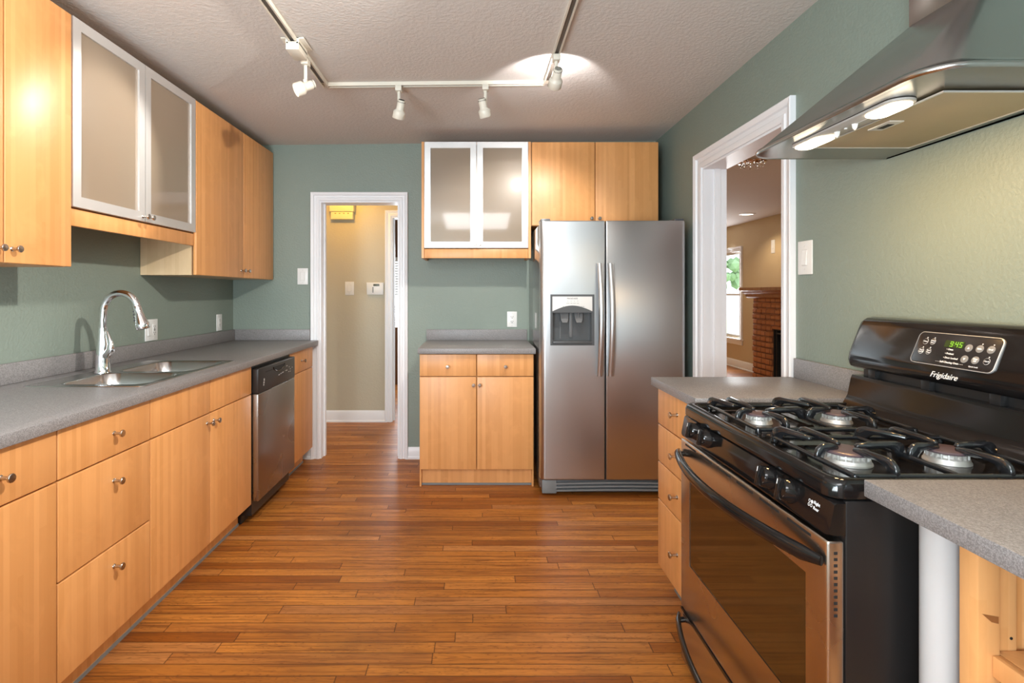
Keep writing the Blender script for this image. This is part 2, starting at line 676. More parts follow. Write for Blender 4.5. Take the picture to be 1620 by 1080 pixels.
def casing(mb, u0, u1, ztop, w, M, t=0.02, z0=0.0):
    """moulded door casing: two legs and a head with stepped profile, mitred at the top"""
    prof = [(0.0, 0.0), (0.0, t * 0.55), (0.10, t * 0.75), (0.32, t * 0.75), (0.38, t * 0.5), (0.62, t * 0.5), (0.68, t * 0.95), (0.95, t * 1.25), (1.0, t * 1.1), (1.0, 0.0)]
    for s in (0, 1):
        lo, hi = [], []
        for a, d in prof:
            off = a * w
            u = u0 - off if s == 0 else u1 + off
            lo.append((u, d, z0))
            hi.append((u, d, ztop + off))
        mb.loft([lo, hi], M=M)
    a_, b_ = [], []
    for a, d in prof:
        off = a * w
        a_.append((u0 - off, d, ztop + off))
        b_.append((u1 + off, d, ztop + off))
    mb.loft([a_, b_], M=M)


def jambs(mb, u0, u1, ztop, depth, M, t=0.012):
    mb.box(u0, u0 + t, -depth, 0.003, 0, ztop - t, M=M)
    mb.box(u1 - t, u1, -depth, 0.003, 0, ztop - t, M=M)
    mb.box(u0, u1, -depth, 0.003, ztop - t, ztop, M=M)
    # stop moulding
    mb.box(u0 + t, u0 + t + 0.012, -depth * 0.7, -depth * 0.45, 0, ztop - t, M=M)
    mb.box(u1 - t - 0.012, u1 - t, -depth * 0.7, -depth * 0.45, 0, ztop - t, M=M)


MBK = frame((0, YB, 0), (1, 0, 0), (0, -1, 0))
MRT = frame((XR, 0, 0), (0, -1, 0), (-1, 0, 0))
mb = MB()
casing(mb, DX0, DX1, DZ, 0.066, MBK)
jambs(mb, DX0, DX1, DZ, TH, MBK)
struct('door_1', mb, WHITE_TRIM)
mb = MB()
casing(mb, -RY1, -RY0, RZ, 0.092, MRT, 0.022)
jambs(mb, -RY1, -RY0, RZ, TH, MRT)
struct('door_2', mb, WHITE_TRIM)


def baseboard(name, u0, u1, M, h=0.09, t=0.014, mat=WHITE_TRIM):
    mb = MB()
    prof = [(0, 0), (t + 0.008, 0), (t + 0.008, 0.014), (t, 0.022), (t, h - 0.022), (t * 0.6, h - 0.008), (t * 0.3, h), (0, h)]
    mb.loft([[(u0, d, z) for d, z in prof], [(u1, d, z) for d, z in prof]], M=M)
    return struct(name, mb, mat)


baseboard('baseboard_back', DX1 + 0.067, -0.372, MBK)
baseboard('baseboard_back_left', -1.40, DX0 - 0.067, MBK)

# ---- hall behind the back doorway
HY = 5.34
HX0, HX1 = -2.3, 0.4
D2A, D2B = -0.848, -0.10
mb = MB()
mb.box(HX0, D2A, HY, HY + TH, 0, 2.6).box(D2B, HX1, HY, HY + TH, 0, 2.6).box(D2A, D2B, HY, HY + TH, 2.04, 2.6)
struct('wall_hall', mb, KHAKI)
mb = MB()
mb.box(HX0 - 0.1, HX0, YB + TH, 7.7, 0, 2.6).box(HX1, HX1 + 0.1, YB + TH, 7.7, 0, 2.6)
struct('wall_hall_ends', mb, KHAKI)
mb = MB()
mb.box(HX0, HX1, YB + TH, 7.7, 2.42, 2.5)
struct('ceiling_hall', mb, CEIL)
mb = MB()
BW0, BW1, BZ0, BZ1 = -1.55, -0.55, 0.80, 1.78
mb.box(HX0, BW0, 7.6, 7.7, 0, 2.6).box(BW1, HX1, 7.6, 7.7, 0, 2.6).box(BW0, BW1, 7.6, 7.7, 0, BZ0).box(BW0, BW1, 7.6, 7.7, BZ1, 2.6)
struct('wall_bedroom', mb, TAN)
MHL = frame((0, HY, 0), (1, 0, 0), (0, -1, 0))
mb = MB()
casing(mb, D2A, D2B, 2.04, 0.060, MHL)
jambs(mb, D2A, D2B, 2.04, TH, MHL)
struct('door_3', mb, WHITE_TRIM)
baseboard('baseboard_hall', HX0, D2A - 0.061, MHL, 0.115)

# bedroom window: dark stained frame with a white slatted blind
w = bpy.data.objects.new('window_3', None)
COL.objects.link(w)
ORG['window_3'] = Vector((0, 0, 0))
w['kind'] = 'structure'
mb = MB()
mb.box(BW0 - 0.10, BW1 + 0.10, 7.54, 7.6, BZ1, 2.40).box(BW0 - 0.10, BW0, 7.57, 7.6, BZ0, BZ1).box(BW1, BW1 + 0.10, 7.57, 7.6, BZ0, BZ1)
mb.box(BW0 - 0.10, BW1 + 0.10, 7.50, 7.6, 0.0, BZ0)
build('window_frame', mb, WOOD_DARK, w)
t = thing('window_blind', 'white slatted blind seen through the sliver of doorway beyond the hall', 'blind', (-1.05, 7.55, BZ0))
mb = MB()
k = BZ0 + 0.03
while k < BZ1 - 0.03:
    mb.loft([[(BW0, 7.535, k - 0.012), (BW0, 7.565, k + 0.012), (BW0, 7.566, k + 0.0145), (BW0, 7.536, k - 0.0095)],
             [(BW1, 7.535, k - 0.012), (BW1, 7.565, k + 0.012), (BW1, 7.566, k + 0.0145), (BW1, 7.536, k - 0.0095)]])
    k += 0.036
build('slats', mb, BLIND, t)
mb = MB()
mb.box(BW0, BW1, 7.53, 7.575, BZ1 - 0.035, BZ1 - 0.003, 0.004)
build('headrail', mb, BLIND, t)

# ---- living room beyond the right doorway
LX, LY0, LY1 = 4.45, 0.0, 11.2
WY0, WY1, WZ0, WZ1 = 9.07, 10.2, 0.52, 1.98
mb = MB()
mb.box(LX, LX + TH, LY0, WY0, 0, 2.6).box(LX, LX + TH, WY1, LY1, 0, 2.6).box(LX, LX + TH, WY0, WY1, 0, WZ0).box(LX, LX + TH, WY0, WY1, WZ1, 2.6)
struct('wall_living', mb, TAN)
mb = MB()
mb.box(XR + TH, LX + TH, LY1, LY1 + 0.1, 0, 2.6).box(XR + TH, LX + TH, LY0 - 0.1, LY0, 0, 2.6)
mb.box(XR + TH - 0.1, XR + TH, YB + TH, LY1, 0, 2.6)
struct('wall_living_ends', mb, TAN)
mb = MB()
mb.box(XR + TH, LX + TH, LY0, LY1, 2.44, 2.5)
struct('ceiling_living', mb, CEIL)
MLV = frame((LX, 0, 0), (0, -1, 0), (-1, 0, 0))
baseboard('baseboard_living', -LY1, -8.30, MLV, 0.14)

w = bpy.data.objects.new('window_1', None)
COL.objects.link(w)
ORG['window_1'] = Vector((0, 0, 0))
w['kind'] = 'structure'
mb = MB()
casing(mb, -WY1, -WY0, WZ1, 0.085, MLV, 0.025, WZ0 - 0.02)
mb.ring(-WY1, -WY0, WZ0, (WZ0 + WZ1) / 2 + 0.02, 0.035, -0.09, -0.05, M=MLV)
mb.ring(-WY1, -WY0, (WZ0 + WZ1) / 2 - 0.02, WZ1, 0.035, -0.06, -0.02, M=MLV)
build('window_frame', mb, WHITE_TRIM, w)
mb = MB()
mb.box(-WY1 - 0.11, -WY0 + 0.11, -0.02, 0.06, WZ0 - 0.045, WZ0 - 0.015, 0.004, M=MLV)
mb.box(-WY1 - 0.09, -WY0 + 0.09, 0.0, 0.02, WZ0 - 0.12, WZ0 - 0.045, 0.003, M=MLV)
build('window_sill', mb, WHITE_TRIM, w)
mb = MB()
mb.box(-WY1 + 0.03, -WY0 - 0.03, -0.073, -0.069, WZ0 + 0.03, WZ1 - 0.03, M=MLV)
build('pane', mb, PANE, w)

# outside: lawn, a tree
mb = MB()
mb.box(LX + 0.5, 30, -5, 40, -0.5, -0.4)
struct('ground_outside', mb, LAWN)
t = thing('tree', 'green leafy tree outside the living room window', 'tree', (9.0, 20.6, -0.4))
mb = MB()
mb.tube([(9, 20.6, -0.4), (9.05, 20.6, 1.2), (9.0, 20.7, 2.6)], [0.16, 0.13, 0.09])
build('trunk', mb, BARK, t)
mb = MB()
for i in range(90):
    a, h = random.uniform(0, 6.28), random.uniform(-1.0, 1.2)
    r = random.uniform(0.2, 1.2) * math.sqrt(max(0.05, 1 - (h / 1.3) ** 2))
    tb = bmesh.new()
    bmesh.ops.create_icosphere(tb, subdivisions=1, radius=random.uniform(0.12, 0.28))
    for v in tb.verts:
        v.co *= random.uniform(0.6, 1.2)
    mb.add(tb, Matrix.Translation((9 + r * math.cos(a), 20.6 + r * math.sin(a), 2.5 + h)))
    tb.free()
build('crown', mb, LEAF, t, smooth=0)

# fireplace
FX = 4.20
FB0, FB1 = 5.70, 8.15
t = thing('fireplace', 'stained brick fireplace with wide mantel shelf in the far living room', 'fireplace', (FX, 6.9, 0))
mb = MB()
mb.box(FX, LX - 0.001, 7.64, FB1, 0, 1.20, 0.008).box(FX, LX - 0.001, FB0, 6.2, 0, 1.20, 0.008).box(FX, LX - 0.001, 6.2, 7.64, 0.77, 1.20)
# bricks standing proud of the face, course by course
z = 0.01
row = 0
while z < 1.19:
    y = FB1 - (0.12 if row % 2 else 0.0)
    if row % 2:
        mb.box(FX - random.uniform(0.006, 0.02), FX + 0.01, FB1 - 0.115, FB1 + 0.004, z, z + 0.068, 0.006)
    while y > FB0 + 0.1:
        wd = 0.235
        if not (z < 0.74 and y - wd < 7.62 and y > 6.22):
            mb.box(FX - random.uniform(0.004, 0.02), FX + 0.01, y - wd, y, z, z + 0.068, 0.006)
        elif y > 7.64:
            mb.box(FX - random.uniform(0.004, 0.02), FX + 0.01, 7.64, y, z, z + 0.068, 0.006)
        y -= 0.247
    z += 0.080
    row += 1
build('brick_surround', mb, BRICK, t)
mb = MB()
mb.prism([(FX - 0.02, 1.20), (FX - 0.05, 1.22), (FX - 0.06, 1.26), (FX - 0.10, 1.275), (FX - 0.115, 1.30), (FX - 0.16, 1.315), (FX - 0.16, 1.36), (LX - 0.001, 1.36), (LX - 0.001, 1.20)], 'y', FB0 - 0.12, FB1 + 0.13)
build('mantel', mb, maple('mantel_wood', (0.36, 0.17, 0.07), (0.27, 0.11, 0.04), 0.5, 0.1), t)
mb = MB()
mb.box(FX + 0.19, FX + 0.20, 6.2, 7.64, 0.0, 0.77).box(FX + 0.02, FX + 0.2, 6.2, 6.22, 0, 0.77).box(FX + 0.02, FX + 0.2, 7.62, 7.64, 0, 0.77).box(FX + 0.02, FX + 0.2, 6.2, 7.64, 0.75, 0.77)
build('firebox', mb, FIREBOX, t)
mb = MB()
for y in (7.0, 7.3, 7.58):
    mb.box(FX + 0.03, FX + 0.04, y - 0.01, y + 0.01, 0.02, 0.74)
mb.box(FX + 0.03, FX + 0.04, 6.25, 7.6, 0.70, 0.72).box(FX + 0.03, FX + 0.04, 6.25, 7.6, 0.03, 0.05)
build('firebox_screen', mb, BLACK_SATIN, t)

# ------------------------------------------------------------------ cabinets
ML = frame((-1.239, 0, 0), (0, 1, 0), (1, 0, 0))          # left base fronts; u = world Y
MU = frame((-1.570, 0, 0), (0, 1, 0), (1, 0, 0))          # left upper fronts
MB_ = frame((0, 3.540, 0), (1, 0, 0), (0, -1, 0))         # back base fronts; u = world X
MBU = frame((0, 3.835, 0), (1, 0, 0), (0, -1, 0))         # back upper fronts
MR = frame((0.780, 0, 0), (0, -1, 0), (-1, 0, 0))         # right base fronts; u = -world Y
KNOB = [(0.0085, 0), (0.008, 0.002), (0.0052, 0.004), (0.0048, 0.019), (0.0075, 0.0235), (0.0118, 0.026), (0.0122, 0.031), (0.011, 0.0325), (0, 0.033)]


def knob(M, u, z, parent, d=0.0):
    mb = MB()
    mb.lathe(KNOB, (u, d, z), (0, 1, 0), 18, M)
    return build('knob', mb, NICKEL, parent)


def front(kind, M, u0, u1, z0, z1, parent, kn=None, mat=None):
    mb = MB()
    g = 0.0025
    mb.box(u0 + g, u1 - g, -0.019, 0.0, z0 + g, z1 - g, 0.0028, 3, M)
    o = build(kind, mb, mat or MAPLE, parent)
    if kn:
        knob(M, kn[0], kn[1], o)
    return o


def base_cab(label, M, u0, u1, depth, fronts, kick=True, kick_rec=0.075, sides=False, top=0.879, group=None):
    loc = M @ Vector(((u0 + u1) / 2, -depth / 2, 0))
    t = thing('base_cabinet', label, 'cabinet', loc, group)
    mb = MB()
    mb.box(u0 + 0.0005, u1 - 0.0005, -depth, -0.032, 0.114, top, 0, 2, M)
    if sides:
        mb.box(u0 + 0.0005, u0 + 0.012, -depth, -kick_rec + 0.03, 0, 0.114, 0, 2, M)
        mb.box(u1 - 0.012, u1 - 0.0005, -depth, -kick_rec + 0.03, 0, 0.114, 0, 2, M)
    build('carcass', mb, MAPLE, t)
    if kick:
        mb = MB()
        a = 0.0125 if sides else 0.0005
        mb.box(u0 + a, u1 - a, -kick_rec - 0.016, -kick_rec, 0.008, 0.1135, 0, 2, M)
        k = build('toe_kick', mb, MAPLE, t)
        mb = MB()
        mb.box(u0 + a, u1 - a, -kick_rec - 0.014, -kick_rec + 0.004, 0.0005, 0.014, 0, 2, M)
        build('kick_strip', mb, GRILLE, k)  # grey strip along the foot of the toe kick
    for f in fronts:
        front(f[0], M, f[1], f[2], f[3], f[4], t, f[5] if len(f) > 5 else None)
    return t


ZB, ZD, ZM, ZT = 0.116, 0.724, 0.420, 0.879
DEP = 0.640
# left run, nearest first
base_cab('maple base cabinet at the left frame edge, nearest of the left run', ML, 0.826, 1.588, DEP, [
    ('drawer', 0.826, 1.207, ZD, ZT, (1.0165, 0.80)), ('drawer', 1.207, 1.588, ZD, ZT, (1.3975, 0.80)),
    ('door', 0.826, 1.207, ZB, ZD, (1.165, 0.665)), ('door', 1.207, 1.588, ZB, ZD, (1.249, 0.665))])
base_cab('maple base cabinet with three stacked drawers left of the sink doors', ML, 1.588, 2.041, DEP, [
    ('drawer', 1.588, 2.041, ZD, ZT, (1.836, 0.802)), ('drawer', 1.588, 2.041, ZM, ZD, (1.836, 0.640)), ('drawer', 1.588, 2.041, ZB, ZM, (1.836, 0.348))])
# the sink base stands under the sink, so its box stops below the bowls
t = thing('base_cabinet', 'maple sink base cabinet with two tall doors, left of the dishwasher', 'cabinet', (-1.56, 2.50, 0))
mb = MB()
mb.box(2.0415, 2.0595, -DEP, -0.032, 0.114, ZT, 0, 2, ML).box(2.9395, 2.9575, -DEP, -0.032, 0.114, ZT, 0, 2, ML)
mb.box(2.0595, 2.9395, -DEP, -0.021, 0.114, 0.132, 0, 2, ML).box(2.0595, 2.9395, -0.050, -0.032, ZD, ZT, 0, 2, ML)
build('carcass', mb, MAPLE, t)
mb = MB()
mb.box(2.0415, 2.9575, -0.091, -0.075, 0.008, 0.1135, 0, 2, ML)
k = build('toe_kick', mb, MAPLE, t)
mb = MB()
mb.box(2.0415, 2.9575, -0.089, -0.071, 0.0005, 0.014, 0, 2, ML)
build('kick_strip', mb, GRILLE, k)  # same grey strip at the foot of the kick
front('false_drawer_front', ML, 2.041, 2.501, ZD, ZT, t)
front('false_drawer_front', ML, 2.501, 2.958, ZD, ZT, t)
front('door', ML, 2.041, 2.501, ZB, ZD, t, (2.470, 0.682))
front('door', ML, 2.501, 2.958, ZB, ZD, t, (2.532, 0.682))

base_cab('narrow maple base cabinet between the dishwasher and the hall doorway', ML, 3.566, 4.060, DEP, [
    ('drawer', 3.566, 4.060, ZD, ZT, (3.80, 0.802)), ('door', 3.566, 4.060, ZB, ZD)])

base_cab('maple base cabinet with two drawers and two doors beside the refrigerator', MB_, -0.378, 0.378, 0.618, [
    ('drawer', -0.378, 0.0, 0.730, ZT, (-0.190, 0.797)), ('drawer', 0.0, 0.378, 0.730, ZT, (0.190, 0.797)),
    ('door', -0.378, 0.0, ZB, 0.730, (-0.020, 0.676)), ('door', 0.0, 0.378, ZB, 0.730, (0.020, 0.676))], sides=True, kick_rec=0.05)

base_cab('maple cabinet of four drawers left of the black gas range', MR, -2.312, -1.868, 0.608, [
    ('drawer', -2.312, -1.868, 0.722, ZT, (-2.09, 0.806)), ('drawer', -2.312, -1.868, 0.563, 0.722, (-2.09, 0.645)),
    ('drawer', -2.312, -1.868, 0.403, 0.563, (-2.09, 0.486)), ('drawer', -2.312, -1.868, ZB, 0.403, (-2.09, 0.262))])


def upper_wood(label, M, doors, z0, z1, depth, knobs, knob_z=None, side_near=False):
    u0, u1 = doors[0], doors[-1]
    loc = M @ Vector(((u0 + u1) / 2, -depth / 2, z0))
    t = thing('wall_cabinet', label, 'cabinet', loc)
    mb = MB()
    mb.box(u0 + 0.0005, u1 - 0.0005, -depth, -0.028, z0 + 0.002, z1, 0, 2, M)
    o = build('carcass', mb, MAPLE_PALE if side_near else MAPLE, t)
    for i in range(len(doors) - 1):
        front('door', M, doors[i], doors[i + 1], z0, z1, t, (knobs[i], knob_z or z0 + 0.05))
    return t


UZ0, UZ1 = 1.380, 2.362
UD = 0.313
upper_wood('tall maple wall cabinet at the left frame edge, nearest the camera', MU, [1.485, 1.785, 2.085], UZ0, UZ1, UD, [1.755, 1.815])
upper_wood('tall maple wall cabinet in the far left corner past the glass doors', MU, [3.008, 3.622, 4.150], UZ0, UZ1, UD, [3.585, 3.655], side_near=True)
upper_wood('maple wall cabinet above the refrigerator', MBU, [0.392, 0.846, 1.300], 1.760, 2.360, 0.323, [0.818, 0.874])


def glass_cab(label, M, u0, u1, um, z0, z1, zr, depth, shelves, rail_d=-0.012, full_side=False):
    """frosted double door cabinet in aluminium frames above a maple light rail"""
    loc = M @ Vector(((u0 + u1) / 2, -depth / 2, z0))
    t = thing('glass_door_cabinet', label, 'cabinet', loc)
    p = 0.018
    mb = MB()
    zs = zr if full_side else z0
    mb.box(u0, u0 + p, -depth, -0.022 if not full_side else -0.001, zs, z1, 0, 2, M).box(u1 - p, u1, -depth, -0.022 if not full_side else -0.001, zs, z1, 0, 2, M)
    mb.box(u0 + p, u1 - p, -depth, -0.022, z1 - p, z1, 0, 2, M).box(u0 + p, u1 - p, -depth, -0.022, z0, z0 + p, 0, 2, M)
    mb.box(u0 + p, u1 - p, -depth, -depth + 0.008, z0 + p, z1 - p, 0, 2, M)
    build('carcass', mb, MAPLE, t)
    for s in shelves:
        mb = MB()
        mb.box(u0 + p, u1 - p, -depth + 0.009, -0.06, s, s + 0.018, 0, 2, M)
        build('shelf', mb, MAPLE, t)
    e = 0.0 if not full_side else p + 0.001
    mb = MB()
    mb.box(u0 + e, u1 - e, rail_d - 0.018, rail_d, zr, z0 - 0.006, 0.0015, 2, M)
    mb.box(u0 + e, u1 - e, -depth, rail_d - 0.018, z0 - 0.024, z0 - 0.006, 0, 2, M)
    build('light_rail', mb, MAPLE, t)
    for a, b, kx in ((u0 + e, um, um - 0.020), (um, u1 - e, um + 0.020)):
        mb = MB()
        mb.ring(a + 0.002, b - 0.002, z0 + 0.001, z1 - 0.001, 0.043, -0.020, 0.0, M)
        d = build('door', mb, ALU, t, smooth=20)
        mb = MB()
        mb.box(a + 0.040, b - 0.040, -0.014, -0.009, z0 + 0.038, z1 - 0.038, 0, 2, M)
        build('frosted_pane', mb, FROST, d)
        knob(M, kx, z0 + 0.022, d)
        for zz in (z0 + 0.09, z1 - 0.09):
            mb = MB()
            hx = a + 0.055 if a == u0 + e else b - 0.055
            mb.lathe([(0.017, 0), (0.017, 0.006), (0, 0.006)], (hx, -0.021, zz), (0, -1, 0), 14, M)
            build('hinge', mb, ALU, d)
    return t


lc = glass_cab('frosted glass wall cabinet over the sink on the left wall', MU, 2.089, 3.004, 2.547, 1.618, 2.362, 1.545, UD, [1.86, 2.10])
bc = glass_cab('frosted glass wall cabinet on the back wall beside the hall doorway', MBU, -0.393, 0.388, 0.0, 1.602, 2.360, 1.530, 0.323, [1.86, 2.10], full_side=True)

# ------------------------------------------------------------------ worktops
CT = 0.917
t = thing('countertop', 'long grey laminate countertop with the sink on the left wall', 'countertop', (-1.55, 2.5, 0.881))
mb = MB()
mb.box(-1.882, -1.218, 0.74, 4.136, 0.881, CT, 0.003)
ct = build('worktop', mb, LAM, t)
cmb = MB()
cmb.box(-1.735, -1.315, 2.11, 2.845, 0.80, 1.0)
cut(ct, cmb)
mb = MB()
mb.box(-1.883, -1.863, 0.74, 4.158, CT + 0.0005, CT + 0.083, 0.002)
mb.box(-1.8625, -1.283, 4.137, 4.158, CT + 0.0005, CT + 0.083, 0.002)
build('backsplash', mb, LAM, t)

t = thing('countertop', 'short grey laminate countertop on the back wall beside the refrigerator', 'countertop', (0, 3.83, 0.881))
mb = MB()
mb.box(-0.386, 0.388, 3.518, 4.136, 0.881, CT, 0.003)
build('worktop', mb, LAM, t)
mb = MB()
mb.box(-0.386, 0.388, 4.137, 4.158, CT + 0.0005, CT + 0.083, 0.002)
build('backsplash', mb, LAM, t)

t = thing('countertop', 'grey laminate countertop between the range and the living room doorway', 'countertop', (1.07, 2.1, 0.881))
mb = MB()
mb.box(0.758, 1.368, 1.862, 2.335, 0.881, CT, 0.003)
build('worktop', mb, LAM, t)
mb = MB()
mb.box(1.369, 1.388, 1.862, 2.322, CT - 0.036, CT + 0.083, 0.002)
build('backsplash', mb, LAM, t)

t = thing('countertop', 'pale grey speckled countertop in the right corner on this side of the range', 'countertop', (1.07, 0.6, 0.884))
mb = MB()
mb.box(0.758, 1.387, 0.15, 1.052, 0.884, CT, 0.002)
build('worktop', mb, LAM, t)

# white round leg under it, and the pine shelf unit
mb = MB()
mb.lathe([(0.036, 0.0), (0.036, 0.012), (0.0315, 0.014), (0.0315, 0.866), (0.034, 0.868), (0.034, 0.882)], (0.872, 1.010, 0.001), (0, 0, 1), 32)
tag(build('countertop_support', mb, plain('white_post_paint', srgb(190, 188, 188), 0.35), org=(0.872, 1.010, 0)), 'white round support post under the near right countertop', 'post')

t = thing('shelf_unit', 'open pine shelf unit under the near right countertop', 'shelf unit', (1.1, 0.62, 0))
for y0, y1 in ((0.918, 0.942), (0.24, 0.264)):
    mb = MB()
    s = -1 if y0 > 0.5 else 1
    mb.box(0.845, 0.884, min(y0 - 0.012, y0), y1, 0.0, 0.880, 0.003)
    mb.box(0.885, 0.924, y0, y1, 0.0, 0.880, 0.003)
    mb.box(0.925, 1.35, y0 + 0.008, y1 - 0.004, 0.02, 0.86)
    mb.box(1.335, 1.375, y0, y1, 0.0, 0.880, 0.003)
    sp = build('side_panel', mb, PINE, t)
    if y0 > 0.5:
        for k in range(12):
            mb = MB()
            mb.lathe([(0.0026, 0), (0.0026, 0.0006)], (0.913, y0 - 0.0003, 0.12 + 0.052 * k), (0, -1, 0), 10)
            build('peg_hole', mb, DARK_SLOT, sp)
        mb = MB()
        mb.loft([[(0.880, y0 - 0.0121, 0.736), (0.880, y0 - 0.0121, 0.724), (0.868, y0 - 0.0121, 0.727), (0.852, y0 - 0.0121, 0.741)], [(0.880, y0 - 0.0124, 0.736), (0.880, y0 - 0.0124, 0.724), (0.868, y0 - 0.0124, 0.727), (0.852, y0 - 0.0124, 0.741)]])
        build('wood_knot', mb, plain('brown_knot', (0.30, 0.11, 0.03), 0.6), sp)
for z in (0.20, 0.672):
    mb = MB()
    mb.box(0.868, 0.884, 0.266, 0.905, z - 0.036, z, 0.002).box(0.885, 1.37, 0.266, 0.917, z - 0.018, z, 0.002)
    build('shelf', mb, PINE, t)

# ------------------------------------------------------------------ sink and tap
t = thing('kitchen_sink', 'stainless double bowl sink set in the left countertop', 'sink', (-1.53, 2.48, CT))
N_ = 5
deck0, deck1 = (-1.767, -1.290), (2.080, 2.875)
mb = MB()
mb.loft([rrect(deck0[0], deck0[1], deck1[0], deck1[1], 0.02, N_, CT + 0.0003), rrect(deck0[0] + 0.002, deck0[1] - 0.002, deck1[0] + 0.002, deck1[1] - 0.002, 0.02, N_, CT + 0.0035),
         rrect(deck0[0] + 0.008, deck0[1] - 0.008, deck1[0] + 0.008, deck1[1] - 0.008, 0.018, N_, CT + 0.004),
         rrect(deck0[0] + 0.012, deck0[1] - 0.012, deck1[0] + 0.012, deck1[1] - 0.012, 0.016, N_, CT + 0.0025)])
rim = build('rim', mb, SINK_STEEL, t)
bowls = ((-1.665, -1.318, 2.118, 2.430), (-1.665, -1.318, 2.468, 2.835))
for x0, x1, y0, y1 in bowls:
    c = MB()
    c.loft([rrect(x0, x1, y0, y1, 0.06, N_, CT - 0.05), rrect(x0, x1, y0, y1, 0.06, N_, CT + 0.05)])
    cut(rim, c)
for x0, x1, y0, y1 in bowls:
    mb = MB()
    L = []
    for ins, dz, r in ((-0.003, 0.0030, 0.063), (0.0, 0.0036, 0.06), (0.004, 0.000, 0.058), (0.010, -0.10, 0.055), (0.018, -0.155, 0.05), (0.045, -0.180, 0.04), (0.12, -0.184, 0.02)):
        L.append(rrect(x0 + ins, x1 - ins, y0 + ins, y1 - ins, r, N_, CT + dz))
    mb.loft(L, False, True)
    b = build('bowl', mb, SINK_STEEL, t, smooth=60)
    mb = MB()
    mb.lathe([(0.045, 0.0), (0.045, 0.003), (0.036, 0.004), (0.03, 0.001), (0, 0.001)], ((x0 + x1) / 2, (y0 + y1) / 2, CT - 0.1838), (0, 0, 1), 24)
    build('drain', mb, CHROME, b)

t = thing('kitchen_faucet', 'chrome gooseneck pull-down faucet behind the sink', 'faucet', (-1.690, 2.43, CT))
fx, fy, fz = -1.690, 2.430, CT + 0.004
mb = MB()
mb.lathe([(0.034, 0.0), (0.034, 0.004), (0.030, 0.010), (0.0285, 0.05), (0.026, 0.10), (0.021, 0.16), (0.0185, 0.198), (0.0185, 0.203), (0.0145, 0.204)], (fx, fy, fz), (0, 0, 1), 28)
build('body', mb, CHROME, t, smooth=60)
mb = MB()
pts = [(fx, fy, fz + 0.195), (fx, fy, fz + 0.24), (fx + 0.004, fy, fz + 0.29)]
R = 0.076
cx, cz = fx + 0.004 + R, fz + 0.283
for k in range(0, 17):
    a = math.pi - math.pi * 0.94 * k / 16
    pts.append((cx + R * math.cos(a), fy, cz + R * math.sin(a)))
pts = pts[:2] + pts[3:]
mb.tube(pts, 0.0152, 16, up=(0, 1, 0))
build('spout', mb, CHROME, t, smooth=60)
end = Vector(pts[-1])
dirv = (Vector(pts[-1]) - Vector(pts[-2])).normalized()
mb = MB()
mb.lathe([(0.0155, -0.004), (0.0168, 0.0), (0.0168, 0.012), (0.0178, 0.03), (0.0215, 0.055), (0.0265, 0.075), (0.0285, 0.083), (0.0285, 0.098), (0.026, 0.104), (0, 0.104)], end, dirv, 24)
sh = build('spray_head', mb, CHROME, t, smooth=50)
mb = MB()
for k in range(4):
    p = end + dirv * (0.022 + 0.014 * k) + Vector((-0.0175 - 0.0025 * k, -0.004, 0))
    mb.lathe([(0.004, -0.004), (0.004, 0.004), (0, 0.005)], p, (-1, 0, 0), 10)
build('spray_buttons', mb, GREY_PLASTIC, sh)
mb = MB()
mb.tube([(fx + 0.01, fy - 0.012, fz + 0.075), (fx + 0.035, fy - 0.022, fz + 0.085), (fx + 0.052, fy - 0.026, fz + 0.105), (fx + 0.052, fy - 0.026, fz + 0.135), (fx + 0.040, fy - 0.024, fz + 0.165), (fx + 0.033, fy - 0.022, fz + 0.188)],
        [0.012, 0.018, 0.020, 0.015, 0.011, 0.006], 14, 1.0, 0.7)
build('lever_handle', mb, CHROME, t, smooth=60)

# ------------------------------------------------------------------ dishwasher
t = thing('dishwasher', 'built-in stainless dishwasher with black control panel on the left run', 'dishwasher', (-1.5, 3.26, 0))
dM = frame((-1.205, 0, 0), (0, 1, 0), (1, 0, 0))
d0, d1 = 2.964, 3.560
mb = MB()
mb.box(d0 + 0.004, d1 - 0.004, -0.62, -0.038, 0.05, 0.872, 0, 2, dM)
build('tub', mb, BLACK_SATIN, t)
mb = MB()
mb.box(d0 + 0.003, d1 - 0.003, -0.036, 0.0, 0.130, 0.722, 0.004, 3, dM)
build('door', mb, steel('dishwasher_steel', (0.40, 0.38, 0.36), 0.28, 'x', 0.03), t)
mb = MB()
mb.box(d0 + 0.002, d1 - 0.002, -0.036, 0.002, 0.724, 0.862, 0.006, 3, dM)
cp = build('control_panel', mb, BLACK_SATIN, t)
mb = MB()
pts = []
for k in range(9):
    a = math.pi + math.pi * k / 8
    pts.append(((d0 + d1) / 2 + 0.01 + 0.095 * math.cos(a), 0.0035, 0.842 + 0.030 * math.sin(a)))
mb.loft([[(p[0], 0.0021, p[2]) for p in pts], [(p[0], 0.0032, p[2]) for p in pts]], M=dM)
mb.box(d0 + 0.10, d0 + 0.20, 0.002, 0.003, 0.828, 0.834, 0, 2, dM)
ph = build('pocket_handle', mb, DARK_SLOT, cp)
mb = MB()
mb.tube([(p[0], 0.003, p[2]) for p in pts], 0.003, 8, M=dM)
build('pocket_lip', mb, BLACK, ph)
mb = MB()


def tx(M, u, d, z):
    o = M @ Vector((u, d, z))
    R = (M.to_3x3() @ Vector((1, 0, 0)))
    return text_frame(o, R, (0, 0, 1))


